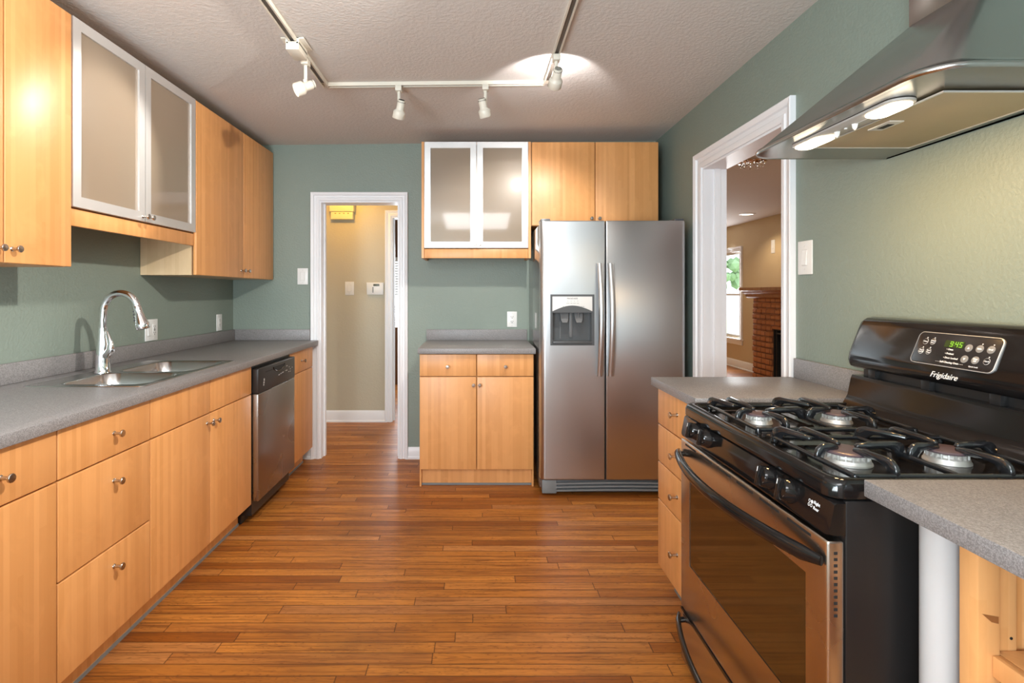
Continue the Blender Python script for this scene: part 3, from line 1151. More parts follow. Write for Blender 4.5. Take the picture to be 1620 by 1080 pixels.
mb.box(d0 + 0.068, d0 + 0.082, 0.002, 0.0028, 0.770, 0.781, 0, 2, dM).box(d0 + 0.072, d0 + 0.086, 0.002, 0.0028, 0.784, 0.797, 0, 2, dM).box(d0 + 0.068, d0 + 0.078, 0.002, 0.0028, 0.758, 0.767, 0, 2, dM)
for u, z, w_ in ((0.30, 0.781, 0.02), (0.33, 0.784, 0.02), (0.36, 0.787, 0.025), (0.42, 0.790, 0.03), (0.34, 0.812, 0.02), (0.43, 0.817, 0.025), (0.48, 0.805, 0.012), (0.50, 0.789, 0.01), (0.47, 0.776, 0.012), (0.50, 0.774, 0.01), (0.535, 0.795, 0.012)):
    mb.box(d0 + u, d0 + u + w_, 0.002, 0.0026, z, z + 0.005, 0, 2, dM)
build('panel_markings', mb, plain('grey_ink', (0.45, 0.45, 0.44), 0.5), cp)
mb = MB()
mb.box(d0 + 0.004, d1 - 0.004, -0.11, -0.095, 0.004, 0.128, 0, 2, dM)
build('kick_plate', mb, BLACK_SATIN, t)

# ------------------------------------------------------------------ refrigerator
t = thing('refrigerator', 'stainless side by side refrigerator with ice dispenser', 'refrigerator', (0.86, 3.8, 0))
FYF = 3.372
fX0, fXm, fX1 = 0.402, 0.808, 1.318
mb = MB()
mb.box(fX0 + 0.002, fX1 - 0.002, 3.452, 4.13, 0.03, 1.722, 0.006)
build('body', mb, STEEL_SIDE, t)


def fridge_door(x0, x1, flip):
    mb = MB()
    z0, z1 = 0.108, 1.735
    r = 0.03
    pts = [(x1, 3.447), (x0, 3.447)]
    lo = []
    # gently bowed front with rounded outer edge
    n = 14
    for k in range(n + 1):
        s = k / n
        x = x0 + (x1 - x0) * s
        e0 = (0.032 if not flip else 0.007)
        e1 = (0.007 if not flip else 0.032)
        y = FYF
        if x - x0 < e0:
            q = 1 - (x - x0) / e0
            y = FYF + e0 * (1 - math.sqrt(max(0, 1 - q * q)))
        if x1 - x < e1:
            q = 1 - (x1 - x) / e1
            y = FYF + e1 * (1 - math.sqrt(max(0, 1 - q * q)))
        lo.append((x, y))
    # finer sampling near rounded edges
    e0, e1 = (0.032, 0.007) if not flip else (0.007, 0.032)
    lo = []
    for k in range(7):
        a = math.pi / 2 * k / 6
        lo.append((x0 + e0 * (1 - math.sin(a)) if False else x0 + e0 * (1 - math.cos(a)), FYF + e0 * (1 - math.sin(a))))
    for k in range(7):
        a = math.pi / 2 * (6 - k) / 6
        lo.append((x1 - e1 * (1 - math.cos(a)), FYF + e1 * (1 - math.sin(a))))
    poly = [(x0, 3.447)] + lo + [(x1, 3.447)]
    ins = 0.004
    mb.loft([[(x, y + (ins if y < 3.44 else 0), z0) for x, y in poly], [(x, y, z0 + 0.006) for x, y in poly], [(x, y, z1 - 0.006) for x, y in poly], [(x, y + (ins if y < 3.44 else 0), z1) for x, y in poly]])
    return build('door', mb, STEEL, t, smooth=35)


dl = fridge_door(fX0, fXm - 0.003, False)
dr = fridge_door(fXm + 0.005, fX1, True)
px0, px1, pz0, pz1 = 0.462, 0.738, 0.952, 1.272
c = MB()
c.box(px0 + 0.012, px1 - 0.012, 3.30, 3.43, pz0 + 0.012, 1.160)
cut(dl, c)
mb = MB()
fM = frame((0, FYF, 0), (1, 0, 0), (0, -1, 0))
# cavity shell (five thin sides) and bezel
mb.box(px0 + 0.013, px1 - 0.013, -0.056, -0.053, pz0 + 0.013, 1.159, 0, 2, fM)
mb.box(px0 + 0.013, px0 + 0.016, -0.053, 0.002, pz0 + 0.013, 1.159, 0, 2, fM).box(px1 - 0.016, px1 - 0.013, -0.053, 0.002, pz0 + 0.013, 1.159, 0, 2, fM)
mb.box(px0 + 0.016, px1 - 0.016, -0.053, 0.002, 1.156, 1.159, 0, 2, fM).box(px0 + 0.016, px1 - 0.016, -0.053, 0.014, pz0 + 0.013, pz0 + 0.026, 0.003, 2, fM)
dsp = build('dispenser', mb, GREY_PLASTIC, dl)
ORG[dsp.name] = ORG[dl.name]
# the dispenser's own pieces are parts of the left door's dispenser
mb = MB()
mb.ring(px0, px1, pz0, pz1, 0.013, 0.0003, 0.006, fM)
arc = []
for k in range(13):
    s = k / 12
    arc.append((px0 + 0.013 + (px1 - px0 - 0.026) * s, 1.166 + 0.036 * math.sin(math.pi * s)))
mb.loft([[(x, 0.001, z) for x, z in arc + [(px1 - 0.013, 1.158), (px0 + 0.013, 1.158)]], [(x, 0.010, z) for x, z in arc + [(px1 - 0.013, 1.158), (px0 + 0.013, 1.158)]]], M=fM)
build('dispenser_bezel', mb, GREY_PLASTIC, dl)
mb = MB()
top = [(px1 - 0.0135, pz1 - 0.0135), (px0 + 0.0135, pz1 - 0.0135)]
mb.loft([[(x, 0.0005, z + 0.001) for x, z in arc] + [(x, 0.0005, z) for x, z in top], [(x, 0.007, z + 0.001) for x, z in arc] + [(x, 0.007, z) for x, z in top]], M=fM)
build('dispenser_panel', mb, ALU, dl)
mb = MB()
for cx in (0.555, 0.645):
    mb.loft([[(cx - 0.028, -0.03, 1.158), (cx + 0.028, -0.03, 1.158), (cx + 0.028, -0.036, 1.158), (cx - 0.028, -0.036, 1.158)],
             [(cx - 0.022, -0.012, 1.11), (cx + 0.022, -0.012, 1.11), (cx + 0.022, -0.018, 1.11), (cx - 0.022, -0.018, 1.11)],
             [(cx - 0.015, -0.008, 1.095), (cx + 0.015, -0.008, 1.095), (cx + 0.015, -0.014, 1.095), (cx - 0.015, -0.014, 1.095)]], M=fM)
mb.box(0.59, 0.61, -0.053, -0.045, 1.00, 1.155, 0.002, 2, fM).box(0.53, 0.535, -0.053, -0.048, 0.99, 1.10, 0, 2, fM)
mb.cyl((0.645, -0.02, 1.157), (0.645, -0.02, 1.125), 0.005, 0.004, 10, fM)
build('dispenser_paddles', mb, plain('grey_paddle', (0.14, 0.145, 0.15), 0.4), dl)
mb = MB()
mb.text('FRIGIDAIRE', 0.0135, tx(fM, 0.600, 0.0072, 1.246))
for k, s in enumerate(('WATER', 'CUBES', 'CRUSH', 'LOCK')):
    mb.text(s, 0.0055, tx(fM, 0.572 + 0.0205 * k, 0.0072, 1.216))
    mb.box(0.570 + 0.0205 * k, 0.574 + 0.0205 * k, 0.007, 0.0074, 1.229, 1.231, 0, 2, fM)
mb.text('ICE', 0.006, tx(fM, 0.542, 0.0072, 1.1955)).text('WATER', 0.006, tx(fM, 0.664, 0.0072, 1.1955))
build('lettering', mb, DARK_INK, dl)


def fridge_handle(xc, parent, s):
    mb = MB()
    pts = []
    for k in range(15):
        q = k / 14
        z = 0.762 + (1.466 - 0.762) * q
        pts.append((xc + s * 0.010 * math.sin(math.pi * q), FYF - 0.020 - 0.036 * math.sin(math.pi * q), z))
    pts = [(xc, FYF - 0.0005, 0.760)] + pts + [(xc, FYF - 0.0005, 1.468)]
    loops = []
    for p in pts:
        loops.append([(p[0] - 0.019, p[1] + 0.006, p[2]), (p[0] - 0.015, p[1] - 0.006, p[2]), (p[0] - 0.006, p[1] - 0.010, p[2]), (p[0] + 0.006, p[1] - 0.010, p[2]), (p[0] + 0.015, p[1] - 0.006, p[2]), (p[0] + 0.019, p[1] + 0.006, p[2]), (p[0], p[1] + 0.008, p[2])])
    loops[0] = [(x, FYF - 0.0005, z) for x, y, z in loops[0]]
    loops[-1] = [(x, FYF - 0.0005, z) for x, y, z in loops[-1]]
    mb.loft(loops)
    return build('handle', mb, STEEL, parent, smooth=50)


fridge_handle(0.770, dl, 0.4)
fridge_handle(0.838, dr, 0.4)
mb = MB()
mb.box(fX0 + 0.012, fX1 - 0.012, 3.412, 3.44, 0.018, 0.100, 0.004)
g = build('base_grille', mb, GREY_PLASTIC, t)
mb = MB()
mb.box(fX0 + 0.012, fX0 + 0.105, 3.400, 3.411, 0.012, 0.098, 0.006)
for k in range(3):
    z0 = 0.026 + 0.022 * k
    n = 10
    L = []
    for q in range(n + 1):
        s = q / n
        x = fX0 + 0.10 + (fX1 - 0.012 - fX0 - 0.10) * s
        dz = 0.006 * math.sin(math.pi * min(1, s * 1.0))
        L.append([(x, 3.411, z0 + dz), (x, 3.396, z0 + dz), (x, 3.396, z0 + dz + 0.009), (x, 3.411, z0 + dz + 0.009)])
    mb.loft(L)
build('grille_slats', mb, GRILLE, g)
for xa in (fX0 + 0.005, fX1 - 0.065):
    mb = MB()
    mb.box(xa, xa + 0.06, 3.40, 3.53, 1.7355, 1.752, 0.006)
    build('hinge_cap', mb, GREY_PLASTIC, t)

# ------------------------------------------------------------------ gas range
RN, RF = 1.070, 1.845
t = thing('gas_range', 'black and stainless freestanding gas range on the right wall', 'range', (1.05, 1.457, 0))
mb = MB()
mb.box(0.737, 1.375, RN + 0.003, RF - 0.003, 0.03, 0.866, 0.004)
build('body', mb, plain('black_side_enamel', (0.010, 0.009, 0.009), 0.34), t)
for x in (0.80, 1.32):
    for y in (RN + 0.06, RF - 0.06):
        mb = MB()
        mb.cyl((x, y, 0.0005), (x, y, 0.03), 0.018, 0.014)
        build('foot', mb, BLACK_SATIN, t)
# cooktop pan with raised rolled rim
mb = MB()
L = []
for ins, z, r in ((0.006, 0.867, 0.03), (0.0, 0.871, 0.034), (0.0, 0.893, 0.034), (0.004, 0.903, 0.034), (0.012, 0.908, 0.032), (0.024, 0.908, 0.03), (0.032, 0.902, 0.028), (0.036, 0.895, 0.026), (0.060, 0.893, 0.02)):
    L.append(rrect(0.706 + ins, 1.30, RN + ins * 0.8, RF - ins * 0.8, r, 6, z, (0.1, 1, 1, 0.1)))
mb.loft(L)
build('cooktop', mb, BLACK, t, smooth=50)
# riser up to the backguard
mb = MB()
mb.prism([(1.235, 0.894), (1.255, 0.905), (1.272, 0.935), (1.283, 0.99), (1.288, 1.002), (1.375, 1.002), (1.375, 0.894)], 'y', RN + 0.002, RF - 0.002)
build('riser', mb, BLACK, t, smooth=35)
mb = MB()
mb.box(1.315, 1.37, RN + 0.02, RF - 0.02, 1.001, 1.03)
for k in range(4):
    y = RN + 0.05 + 0.21 * k
    mb.box(1.297, 1.316, y, y + 0.03, 1.001, 1.03, 0.002)
build('oven_vent', mb, BLACK_SATIN, t)
BG = [(1.285, 1.030), (1.272, 1.036), (1.268, 1.052), (1.272, 1.078), (1.290, 1.124), (1.309, 1.172), (1.316, 1.187), (1.328, 1.197), (1.348, 1.201), (1.370, 1.196), (1.380, 1.17), (1.380, 1.030)]
cenx, cenz = 1.335, 1.115
L = []
for ins, y in ((0.22, RF), (0.06, RF - 0.006), (0.0, RF - 0.018), (0.0, RN + 0.018), (0.06, RN + 0.006), (0.22, RN)):
    L.append([(x + (cenx - x) * ins, y, z + (cenz - z) * ins) for x, z in BG])
mb = MB()
mb.loft(L)
bgd = build('backguard', mb, BLACK, t, smooth=50)
# control display on the sloping face
po = Vector((1.2905, 1.450, 1.124))
up = Vector((0.381, 0, 0.925)).normalized()
rt = Vector((0, -1, 0))
PM = text_frame(po, rt, up)


def rr2(w_, h_, r, z, n=5):
    return rrect(-w_ / 2, w_ / 2, -h_ / 2, h_ / 2, r, n, z)


PW, PH = 0.252, 0.092
mb = MB()
mb.loft([rr2(PW, PH, 0.014, -0.006), rr2(PW, PH, 0.014, 0.0035), rr2(PW - 0.004, PH - 0.004, 0.012, 0.0045)], M=PM)
dp = build('display_panel', mb, DISPLAY, bgd)
mb = MB()
mb.loft([rr2(PW + 0.003, PH + 0.003, 0.0155, 0.0), rr2(PW + 0.003, PH + 0.003, 0.0155, 0.004), rr2(PW - 0.0005, PH - 0.0005, 0.0135, 0.0048), rr2(PW - 0.0005, PH - 0.0005, 0.0135, 0.0036)], False, False, M=PM)
build('display_trim', mb, ALU, bgd)


def pp(u, v, d=0.0046):
    return PM @ Matrix.Translation(((u - 0.5) * PW, (0.5 - v) * PH, d))


mbt = MB()
mbb = MB()
for u, v, lines in ((0.115, 0.30, ('Clean',)), (0.21, 0.29, ('Delay', 'Start')), (0.105, 0.62, ('Timer', 'On/Off')), (0.20, 0.61, ('Bake', 'Time')), (0.905, 0.69, ('Clock',))):
    r = 0.0088
    mbt.loft([rrect(-r, r, -r, r, r * 0.999, 6, 0.0), rrect(-r + 0.0006, r - 0.0006, -r + 0.0006, r - 0.0006, r * 0.93, 6, 0.0003)], False, False, M=pp(u, v))
    for i, s in enumerate(lines):
        mbt.text(s, 0.0058, pp(u, v) @ Matrix.Translation((0, (len(lines) - 1) * 0.0028 - 0.0056 * i, 0.0004)))
    mbt.lathe([(0.0016, 0), (0.0016, 0.0004)], (0.003, 0.0115, 0), (0, 0, 1), 10, M=pp(u, v))
for u, v, s, dot in ((0.665, 0.37, '\u25b2', 0), (0.785, 0.36, 'Bake', 1), (0.905, 0.35, 'Broil', 1), (0.665, 0.71, '\u25bc', 0), (0.785, 0.70, 'Clear\nOff', 0)):
    mbb.lathe([(0.0105, 0), (0.0105, 0.0008), (0.0095, 0.0012), (0, 0.0012)], (0, 0, 0), (0, 0, 1), 24, M=pp(u, v))
    if s in ('\u25b2', '\u25bc'):
        q = 1 if s == '\u25b2' else -1
        tri = [(-0.0035, -0.0028 * q, 0.0013), (0.0035, -0.0028 * q, 0.0013), (0, 0.0034 * q, 0.0013)]
        mbt.loft([tri, [(a, b, c + 0.0003) for a, b, c in tri]], M=pp(u, v))
    else:
        mbt.text(s, 0.006, pp(u, v) @ Matrix.Translation((0, 0, 0.0014)), off=0.0002)
    if dot:
        mbt.lathe([(0.0016, 0), (0.0016, 0.0004)], (0.003, 0.0135, 0), (0, 0, 1), 10, M=pp(u, v))
for i, s in enumerate(('Oven', 'Preheat', 'Door Locked')):
    mbt.text('\u2022 ' + s, 0.0072, pp(0.415, 0.475 + 0.13 * i), 'LEFT', off=0.0001)
mbt.text('- - - Self-Cleaning Oven - - -', 0.0074, pp(0.505, 0.875), off=0.0001)
mbt.text('Quick Lock', 0.0055, pp(0.79, 0.90))
build('lettering', mbt, WHITE_INK, dp)
build('buttons', mbb, GREY_BUTTON, dp)
mb = MB()
mb.loft([rr2(0.058, 0.0195, 0.001, 0.0), rr2(0.058, 0.0195, 0.001, 0.0006)], M=pp(0.485, 0.305))
clk = build('clock_window', mb, plain('dark_green_window', (0.03, 0.045, 0.012), 0.2), dp)
mb = MB()
SEG = {'9': 'abcdfg', '4': 'bcfg', '5': 'acdfg'}


def digit(ch, M):
    wd, h, s = 0.0085, 0.0150, 0.0019
    for g_ in SEG[ch]:
        bx = {'a': (0, wd, h - s, h), 'g': (0, wd, h / 2 - s / 2, h / 2 + s / 2), 'd': (0, wd, 0, s), 'f': (0, s, h / 2, h), 'e': (0, s, 0, h / 2), 'b': (wd - s, wd, h / 2, h), 'c': (wd - s, wd, 0, h / 2)}[g_]
        mb.box(bx[0], bx[1], bx[2], bx[3], 0, 0.0003, 0, 2, M)


for i, ch in enumerate('945'):
    digit(ch, pp(0.485, 0.305) @ Matrix.Translation((-0.012 + 0.0125 * i + (0.003 if i else 0), -0.0075, 0.0007)))
mb.box(0.0000, 0.0014, -0.004, -0.0024, 0.0007, 0.001, 0, 2, pp(0.485, 0.305)).box(0.0000, 0.0014, 0.0024, 0.004, 0.0007, 0.001, 0, 2, pp(0.485, 0.305))
build('clock_digits', mb, GREEN_LED, dp)
mb = MB()
mb.text('Frigidaire', 0.0225, text_frame(Vector((1.2670, 1.460, 1.0560)), rt, Vector((0.06, 0, 1))), shear=0.5, ext=0.0006)
build('brand_lettering', mb, WHITE_INK, bgd)

# front control panel
mb = MB()
P0 = [(0.716, 0.8655), (0.711, 0.862), (0.699, 0.802), (0.701, 0.796), (0.712, 0.793), (0.7365, 0.793), (0.7365, 0.8655)]
cxp, czp = 0.73, 0.83
L = []
for ins, y in ((0.12, RF - 0.001), (0.0, RF - 0.012), (0.0, RN + 0.012), (0.12, RN + 0.001)):
    L.append([(x + (cxp - x) * ins, y, z + (czp - z) * ins) for x, z in P0])
mb.loft(L)
cpan = build('control_panel', mb, BLACK, t, smooth=40)
kn_up = Vector((0.196, 0, 0.98)).normalized()
kn_n = Vector((-0.98, 0, 0.196)).normalized()
for y in (1.718, 1.632, 1.290, 1.205):
    c = Vector((0.7065, y, 0.838))
    mb = MB()
    mb.lathe([(0.0275, -0.001), (0.0275, 0.004), (0.0255, 0.008), (0.0245, 0.020), (0.021, 0.026), (0.011, 0.0285), (0, 0.029)], c, kn_n, 28)
    KM = text_frame(c, (0, -1, 0), kn_up)
    mb.box(-0.0055, 0.0055, -0.0245, 0.0245, 0.016, 0.036, 0.004, 2, KM)
    k = build('knob', mb, BLACK, cpan, smooth=40)
    mb = MB()
    mb.box(-0.0012, 0.0012, 0.010, 0.021, 0.0355, 0.0365, 0, 2, KM)
    mb.text('OFF', 0.006, KM @ Matrix.Translation((0.012, -0.010, 0.0262)))
    build('pointer_mark', mb, WHITE_INK, k)
mb = MB()
TM = text_frame(Vector((0.7062, 1.128, 0.838)), (0, -1, 0), kn_up)
mb.text('Right', 0.0095, TM @ Matrix.Translation((0.012, 0.0055, 0.0004))).text('Rear', 0.0095, TM @ Matrix.Translation((0.012, -0.0055, 0.0004)))
for a, b, f in ((-0.012, 0.004, 0), (-0.004, 0.004, 1), (-0.012, -0.004, 0), (-0.004, -0.004, 0)):
    if f:
        mb.lathe([(0.0036, 0), (0.0036, 0.0004)], (a, b, 0), (0, 0, 1), 14, M=TM)
    else:
        mb.loft([rrect(a - 0.0034, a + 0.0034, b - 0.0034, b + 0.0034, 0.0033, 4, 0.0004), rrect(a - 0.0022, a + 0.0022, b - 0.0022, b + 0.0022, 0.0021, 4, 0.0004)], False, False, M=TM)
for y in (1.785, 1.70, 1.565, 1.355):
    T2 = text_frame(Vector((0.7062, y - 0.001, 0.838)), (0, -1, 0), kn_up)
build('burner_label', mb, WHITE_INK, cpan)

# oven door
MO = frame((0.700, 0, 0), (0, -1, 0), (-1, 0, 0))      # u = -Y
mb = MB()
mb.box(-RF + 0.003, -RN - 0.003, -0.036, 0.0, 0.212, 0.786, 0.006, 3, MO)
RSTEEL = steel('oven_door_steel', (0.56, 0.50, 0.44), 0.27, 'x', 0.03)
od = build('oven_door', mb, RSTEEL, t)
c = MB()
c.box(-1.768, -1.143, -0.006, 0.02, 0.384, 0.688, M=MO)
cut(od, c)
mb = MB()
mb.box(-1.767, -1.144, -0.0055, -0.002, 0.385, 0.687, 0, 2, MO)
build('oven_window', mb, OVEN_GLASS, od)
mb = MB()
for k in range(6):
    u0 = -1.80 + 0.118 * k
    mb.box(u0, u0 + 0.085, 0.0, 0.0008, 0.7715, 0.7775, 0, 2, MO)
build('vent_slots', mb, DARK_SLOT, od)
mb = MB()
for k in range(11):
    mb.box(0.7135, 0.7205, RN + 0.0025, RN + 0.0032, 0.765 - 0.0125 * k - 0.006, 0.765 - 0.0125 * k)
build('side_vent_slots', mb, DARK_SLOT, od)


def bow_handle(z, parent, drop=0.0, r=0.0155):
    mb = MB()
    pts = []
    n = 20
    for k in range(n + 1):
        q = k / n
        y = RF - 0.008 - (RF - RN - 0.016) * q
        b = math.sin(math.pi * q) ** 0.75
        pts.append((0.692 - 0.068 * b, y, z - drop * b))
    mb.tube(pts, [0.008] + [r] * (n - 1) + [0.010], 14, 1.0, 0.72, up=(0, 0, 1))
    mb.tube([(0.699, RF - 0.035, z - 0.004), (0.676, RF - 0.037, z - 0.004)], 0.009, 10)
    mb.tube([(0.699, RN + 0.035, z - 0.004), (0.676, RN + 0.037, z - 0.004)], 0.009, 10)
    return build('handle', mb, BLACK, parent, smooth=50)


bow_handle(0.744, od, 0.0, 0.0165)
mb = MB()
mb.box(-RF + 0.003, -RN - 0.003, -0.036, 0.0, 0.036, 0.203, 0.005, 3, MO)
wd_ = build('warming_drawer', mb, RSTEEL, t)
bow_handle(0.186, wd_, 0.0, 0.012)
mb = MB()
mb.box(-RF + 0.006, -RN - 0.006, -0.036, 0.0015, 0.2035, 0.2115, 0, 2, MO)
build('door_gap_trim', mb, BLACK, t)

# burners and grates
ZC = 0.893
BUR = [(0.850, 1.235, 0.044), (1.085, 1.240, 0.039), (0.845, 1.610, 0.033), (1.085, 1.620, 0.036)]
for x, y, r in BUR:
    mb = MB()
    mb.lathe([(r * 1.16, 0.0005), (r * 1.15, 0.004), (r * 1.10, 0.006), (r * 1.06, 0.012), (r * 0.88, 0.015), (r * 0.88, 0.020), (r * 1.02, 0.024)], (x, y, ZC), (0, 0, 1), 28)
    for k in range(20):
        a = 2 * math.pi * k / 20
        mb.box(-0.0016, 0.0016, r * 0.83, r * 1.03, 0.012, 0.024, M=Matrix.Translation((x, y, ZC)) @ Matrix.Rotation(a, 4, 'Z'))
    b = build('burner', mb, BURNER_ALU, t, smooth=40)
    mb = MB()
    mb.lathe([(r * 1.12, 0.0245), (r * 1.14, 0.027), (r * 1.08, 0.030), (r * 0.9, 0.0315), (0, 0.033)], (x, y, ZC), (0, 0, 1), 28)
    build('burner_cap', mb, BURNER_CAP, b, smooth=40)


def blade(mb, poly, th, M):
    """vertical plate with softened edges; poly in (along, up)"""
    e = 0.0022
    cx = sum(p[0] for p in poly) / len(poly)
    n = len(poly)
    inn = []
    for i in range(n):
        p0, p1, p2 = Vector(poly[i - 1]), Vector(poly[i]), Vector(poly[(i + 1) % n])
        d = ((p1 - p0).normalized() + (p2 - p1).normalized())
        if d.length < 1e-6:
            d = (p1 - p0)
        d.normalize()
        q = p1 + Vector((-d.y, d.x)) * e
        inn.append((q.x, q.y))
    h = th / 2
    mb.loft([[(u, -h, z) for u, z in inn], [(u, -h + e, z) for u, z in poly], [(u, h - e, z) for u, z in poly], [(u, h, z) for u, z in inn]], M=M)


def grate(y0, y1, bys):
    mb = MB()
    x0, x1 = 0.775, 1.205
    zb = 0.906
    zt = 0.938
    xm = (x0 + x1) / 2
    for a, b in (((x0, y0), (x1, y0)), ((x0, y1), (x1, y1)), ((x0, y0), (x0, y1)), ((x1, y0), (x1, y1)), ((xm, y0), (xm, y1))):
        mb.tube([(*a, zb), (*b, zb)], 0.0062, 10, 1.0, 0.9)
    for xf in (x0, x1):
        for yf in (y0, y1):
            mb.cyl((xf, yf, 0.8945), (xf, yf, zb + 0.003), 0.009, 0.007)

    def fin(p, q, th=0.0112, drop=0.004, deep=1.0):
        d = Vector((q[0] - p[0], q[1] - p[1], 0))
        ln = d.length
        d.normalize()
        M = Matrix.Identity(4)
        M.col[0][:3], M.col[1][:3], M.col[2][:3] = d, Vector((0, 0, 1)).cross(d), (0, 0, 1)
        M.col[3][:3] = (p[0], p[1], 0)
        w = min(0.030 * deep, ln * 0.4)
        poly = [(-0.005, zb - 0.004), (w * 0.6, zb - 0.004), (w * 0.75, zb + 0.006), (w, zb + 0.014), (w * 1.5, zt - 0.0145), (ln * 0.8, zt - 0.013 - drop), (ln, zt - 0.010 - drop),
                (ln + 0.002, zt - 0.005 - drop), (ln - 0.002, zt - drop), (ln * 0.7, zt), (0.020, zt + 0.001), (0.007, zt - 0.003), (-0.001, zt - 0.010), (-0.005, zt - 0.020)]
        blade(mb, poly, th, M)

    for cx, cy in bys:
        xa = x0 if cx < xm else xm
        xb = xm if cx < xm else x1
        fin((xa, cy - 0.012), (cx - 0.024, cy - 0.003))
        fin((xb, cy + 0.012), (cx + 0.024, cy + 0.003))
        fin((cx + 0.010, y0), (cx + 0.002, cy - 0.024))
        fin((cx - 0.010, y1), (cx - 0.002, cy + 0.024))
        fin((xa, y1), (cx - 0.045, cy + 0.060), 0.0112, 0.002, 1.2)
    return build('burner_grate', mb, BLACK_IRON, t, smooth=50)


grate(1.100, 1.398, [(0.850, 1.235), (1.085, 1.240)])
grate(1.478, 1.790, [(0.845, 1.610), (1.085, 1.620)])

# ------------------------------------------------------------------ range hood
HZ = 1.735
HX0_, HX1_, HY0_, HY1_ = 0.914, 1.388, 1.073, 1.823
t = thing('range_hood', 'stainless chimney range hood above the gas range', 'range hood', (1.15, 1.448, HZ))
CXF, CY0, CY1, CZT = 1.262, 1.330, 1.570, 2.058
mb = MB()
r = 0.085
cor = (0.0, 1, 1, 0.0)
L = [rrect(HX0_ + 0.010, HX1_, HY0_ + 0.010, HY1_ - 0.010, r, 8, HZ + 0.002, cor), rrect(HX0_ + 0.002, HX1_, HY0_ + 0.002, HY1_ - 0.002, r, 8, HZ - 0.001, cor),
     rrect(HX0_, HX1_, HY0_, HY1_, r, 8, HZ + 0.002, cor), rrect(HX0_ - 0.001, HX1_, HY0_ - 0.001, HY1_ + 0.001, r, 8, HZ + 0.006, cor), rrect(HX0_, HX1_, HY0_, HY1_, r, 8, HZ + 0.010, cor), rrect(HX0_ + 0.003, HX1_, HY0_ + 0.003, HY1_ - 0.003, r, 8, HZ + 0.013, cor), rrect(HX0_ + 0.007, HX1_, HY0_ + 0.007, HY1_ - 0.007, r, 8, HZ + 0.0135, cor)]
for s in (0.03, 0.25, 0.5, 0.75, 0.94, 1.0):
    e = s
    zz = HZ + 0.016 + (CZT - HZ - 0.016) * s
    if s == 1.0:
        zz = CZT
    L.append(rrect(HX0_ + 0.009 + (CXF - HX0_ - 0.009) * e, HX1_, HY0_ + 0.009 + (CY0 - HY0_ - 0.009) * e, HY1_ - 0.009 + (CY1 - HY1_ + 0.009) * e, r * (1 - 0.86 * e), 8, zz, cor))
mb.loft(L)
build('canopy', mb, STEEL_HOOD, t, smooth=45)
mb = MB()
mb.box(CXF, 1.3885, CY0, CY1, CZT - 0.003, 2.446, 0.003)
build('chimney', mb, STEEL_HOOD, t)
mb = MB()
mb.box(1.048, 1.336, 1.205, 1.662, HZ - 0.004, HZ + 0.001, 0.002)
fl = build('grease_filter', mb, FILTER, t)
mb = MB()
mb.ring(1.042, 1.342, 1.199, 1.668, 0.006, 0, 0.0035, Matrix(((1, 0, 0, 0), (0, 0, 1, 0), (0, -1, 0, HZ - 0.0015), (0, 0, 0, 1))))
build('filter_frame', mb, ALU, fl)
mb = MB()
mb.box(1.072, 1.112, 1.395, 1.475, HZ - 0.009, HZ - 0.0045, 0.002)
lt = build('filter_latch', mb, ALU, fl)
mb = MB()
mb.box(1.083, 1.101, 1.415, 1.455, HZ - 0.0097, HZ - 0.0092)
build('latch_slot', mb, DARK_SLOT, fl)
mb = MB()
mb.loft([rrect(0.968, 1.038, 1.245, 1.672, 0.034, 6, HZ + 0.001), rrect(0.968, 1.038, 1.245, 1.672, 0.034, 6, HZ - 0.004), rrect(0.972, 1.034, 1.249, 1.668, 0.030, 6, HZ - 0.006)])
cs = build('light_panel', mb, plain('hood_panel_grey', (0.45, 0.43, 0.40), 0.35), t)
mb = MB()
for y in (1.425, 1.495):
    mb.lathe([(0.008, 0), (0.006, 0.010), (0.001, 0.016)], (1.003, y, HZ - 0.006), (0, 0, -1), 6)
mb.lathe([(0.004, 0), (0.004, 0.003)], (1.003, 1.46, HZ - 0.006), (0, 0, -1), 10)
mb.box(1.0015, 1.0045, 1.36, 1.42, HZ - 0.0066, HZ - 0.0058)
build('slider_switches', mb, PLASTIC, cs)
for ya, yb in ((1.252, 1.366), (1.528, 1.664)):
    mb = MB()
    mb.loft([rrect(0.975, 1.031, ya, yb, 0.026, 6, HZ - 0.0062), rrect(0.975, 1.031, ya, yb, 0.026, 6, HZ - 0.010), rrect(0.982, 1.024, ya + 0.008, yb - 0.008, 0.020, 6, HZ - 0.014)])
    build('lamp_lens', mb, BULB, cs)
    a = area('hood_lamp_light', (1.003, (ya + yb) / 2, HZ - 0.016), (0.12, 0, -1), 0.045, 0.09, 3.8, (1.0, 0.58, 0.22))
    a.rotation_euler = (0, math.radians(-8), 0)

# ------------------------------------------------------------------ track lighting
t = thing('light_track', 'white U-shaped lighting track on the ceiling', 'light track', (-0.2, 2.98, 2.43))
TXL, TXR, TY = -0.838, 0.388, 2.98


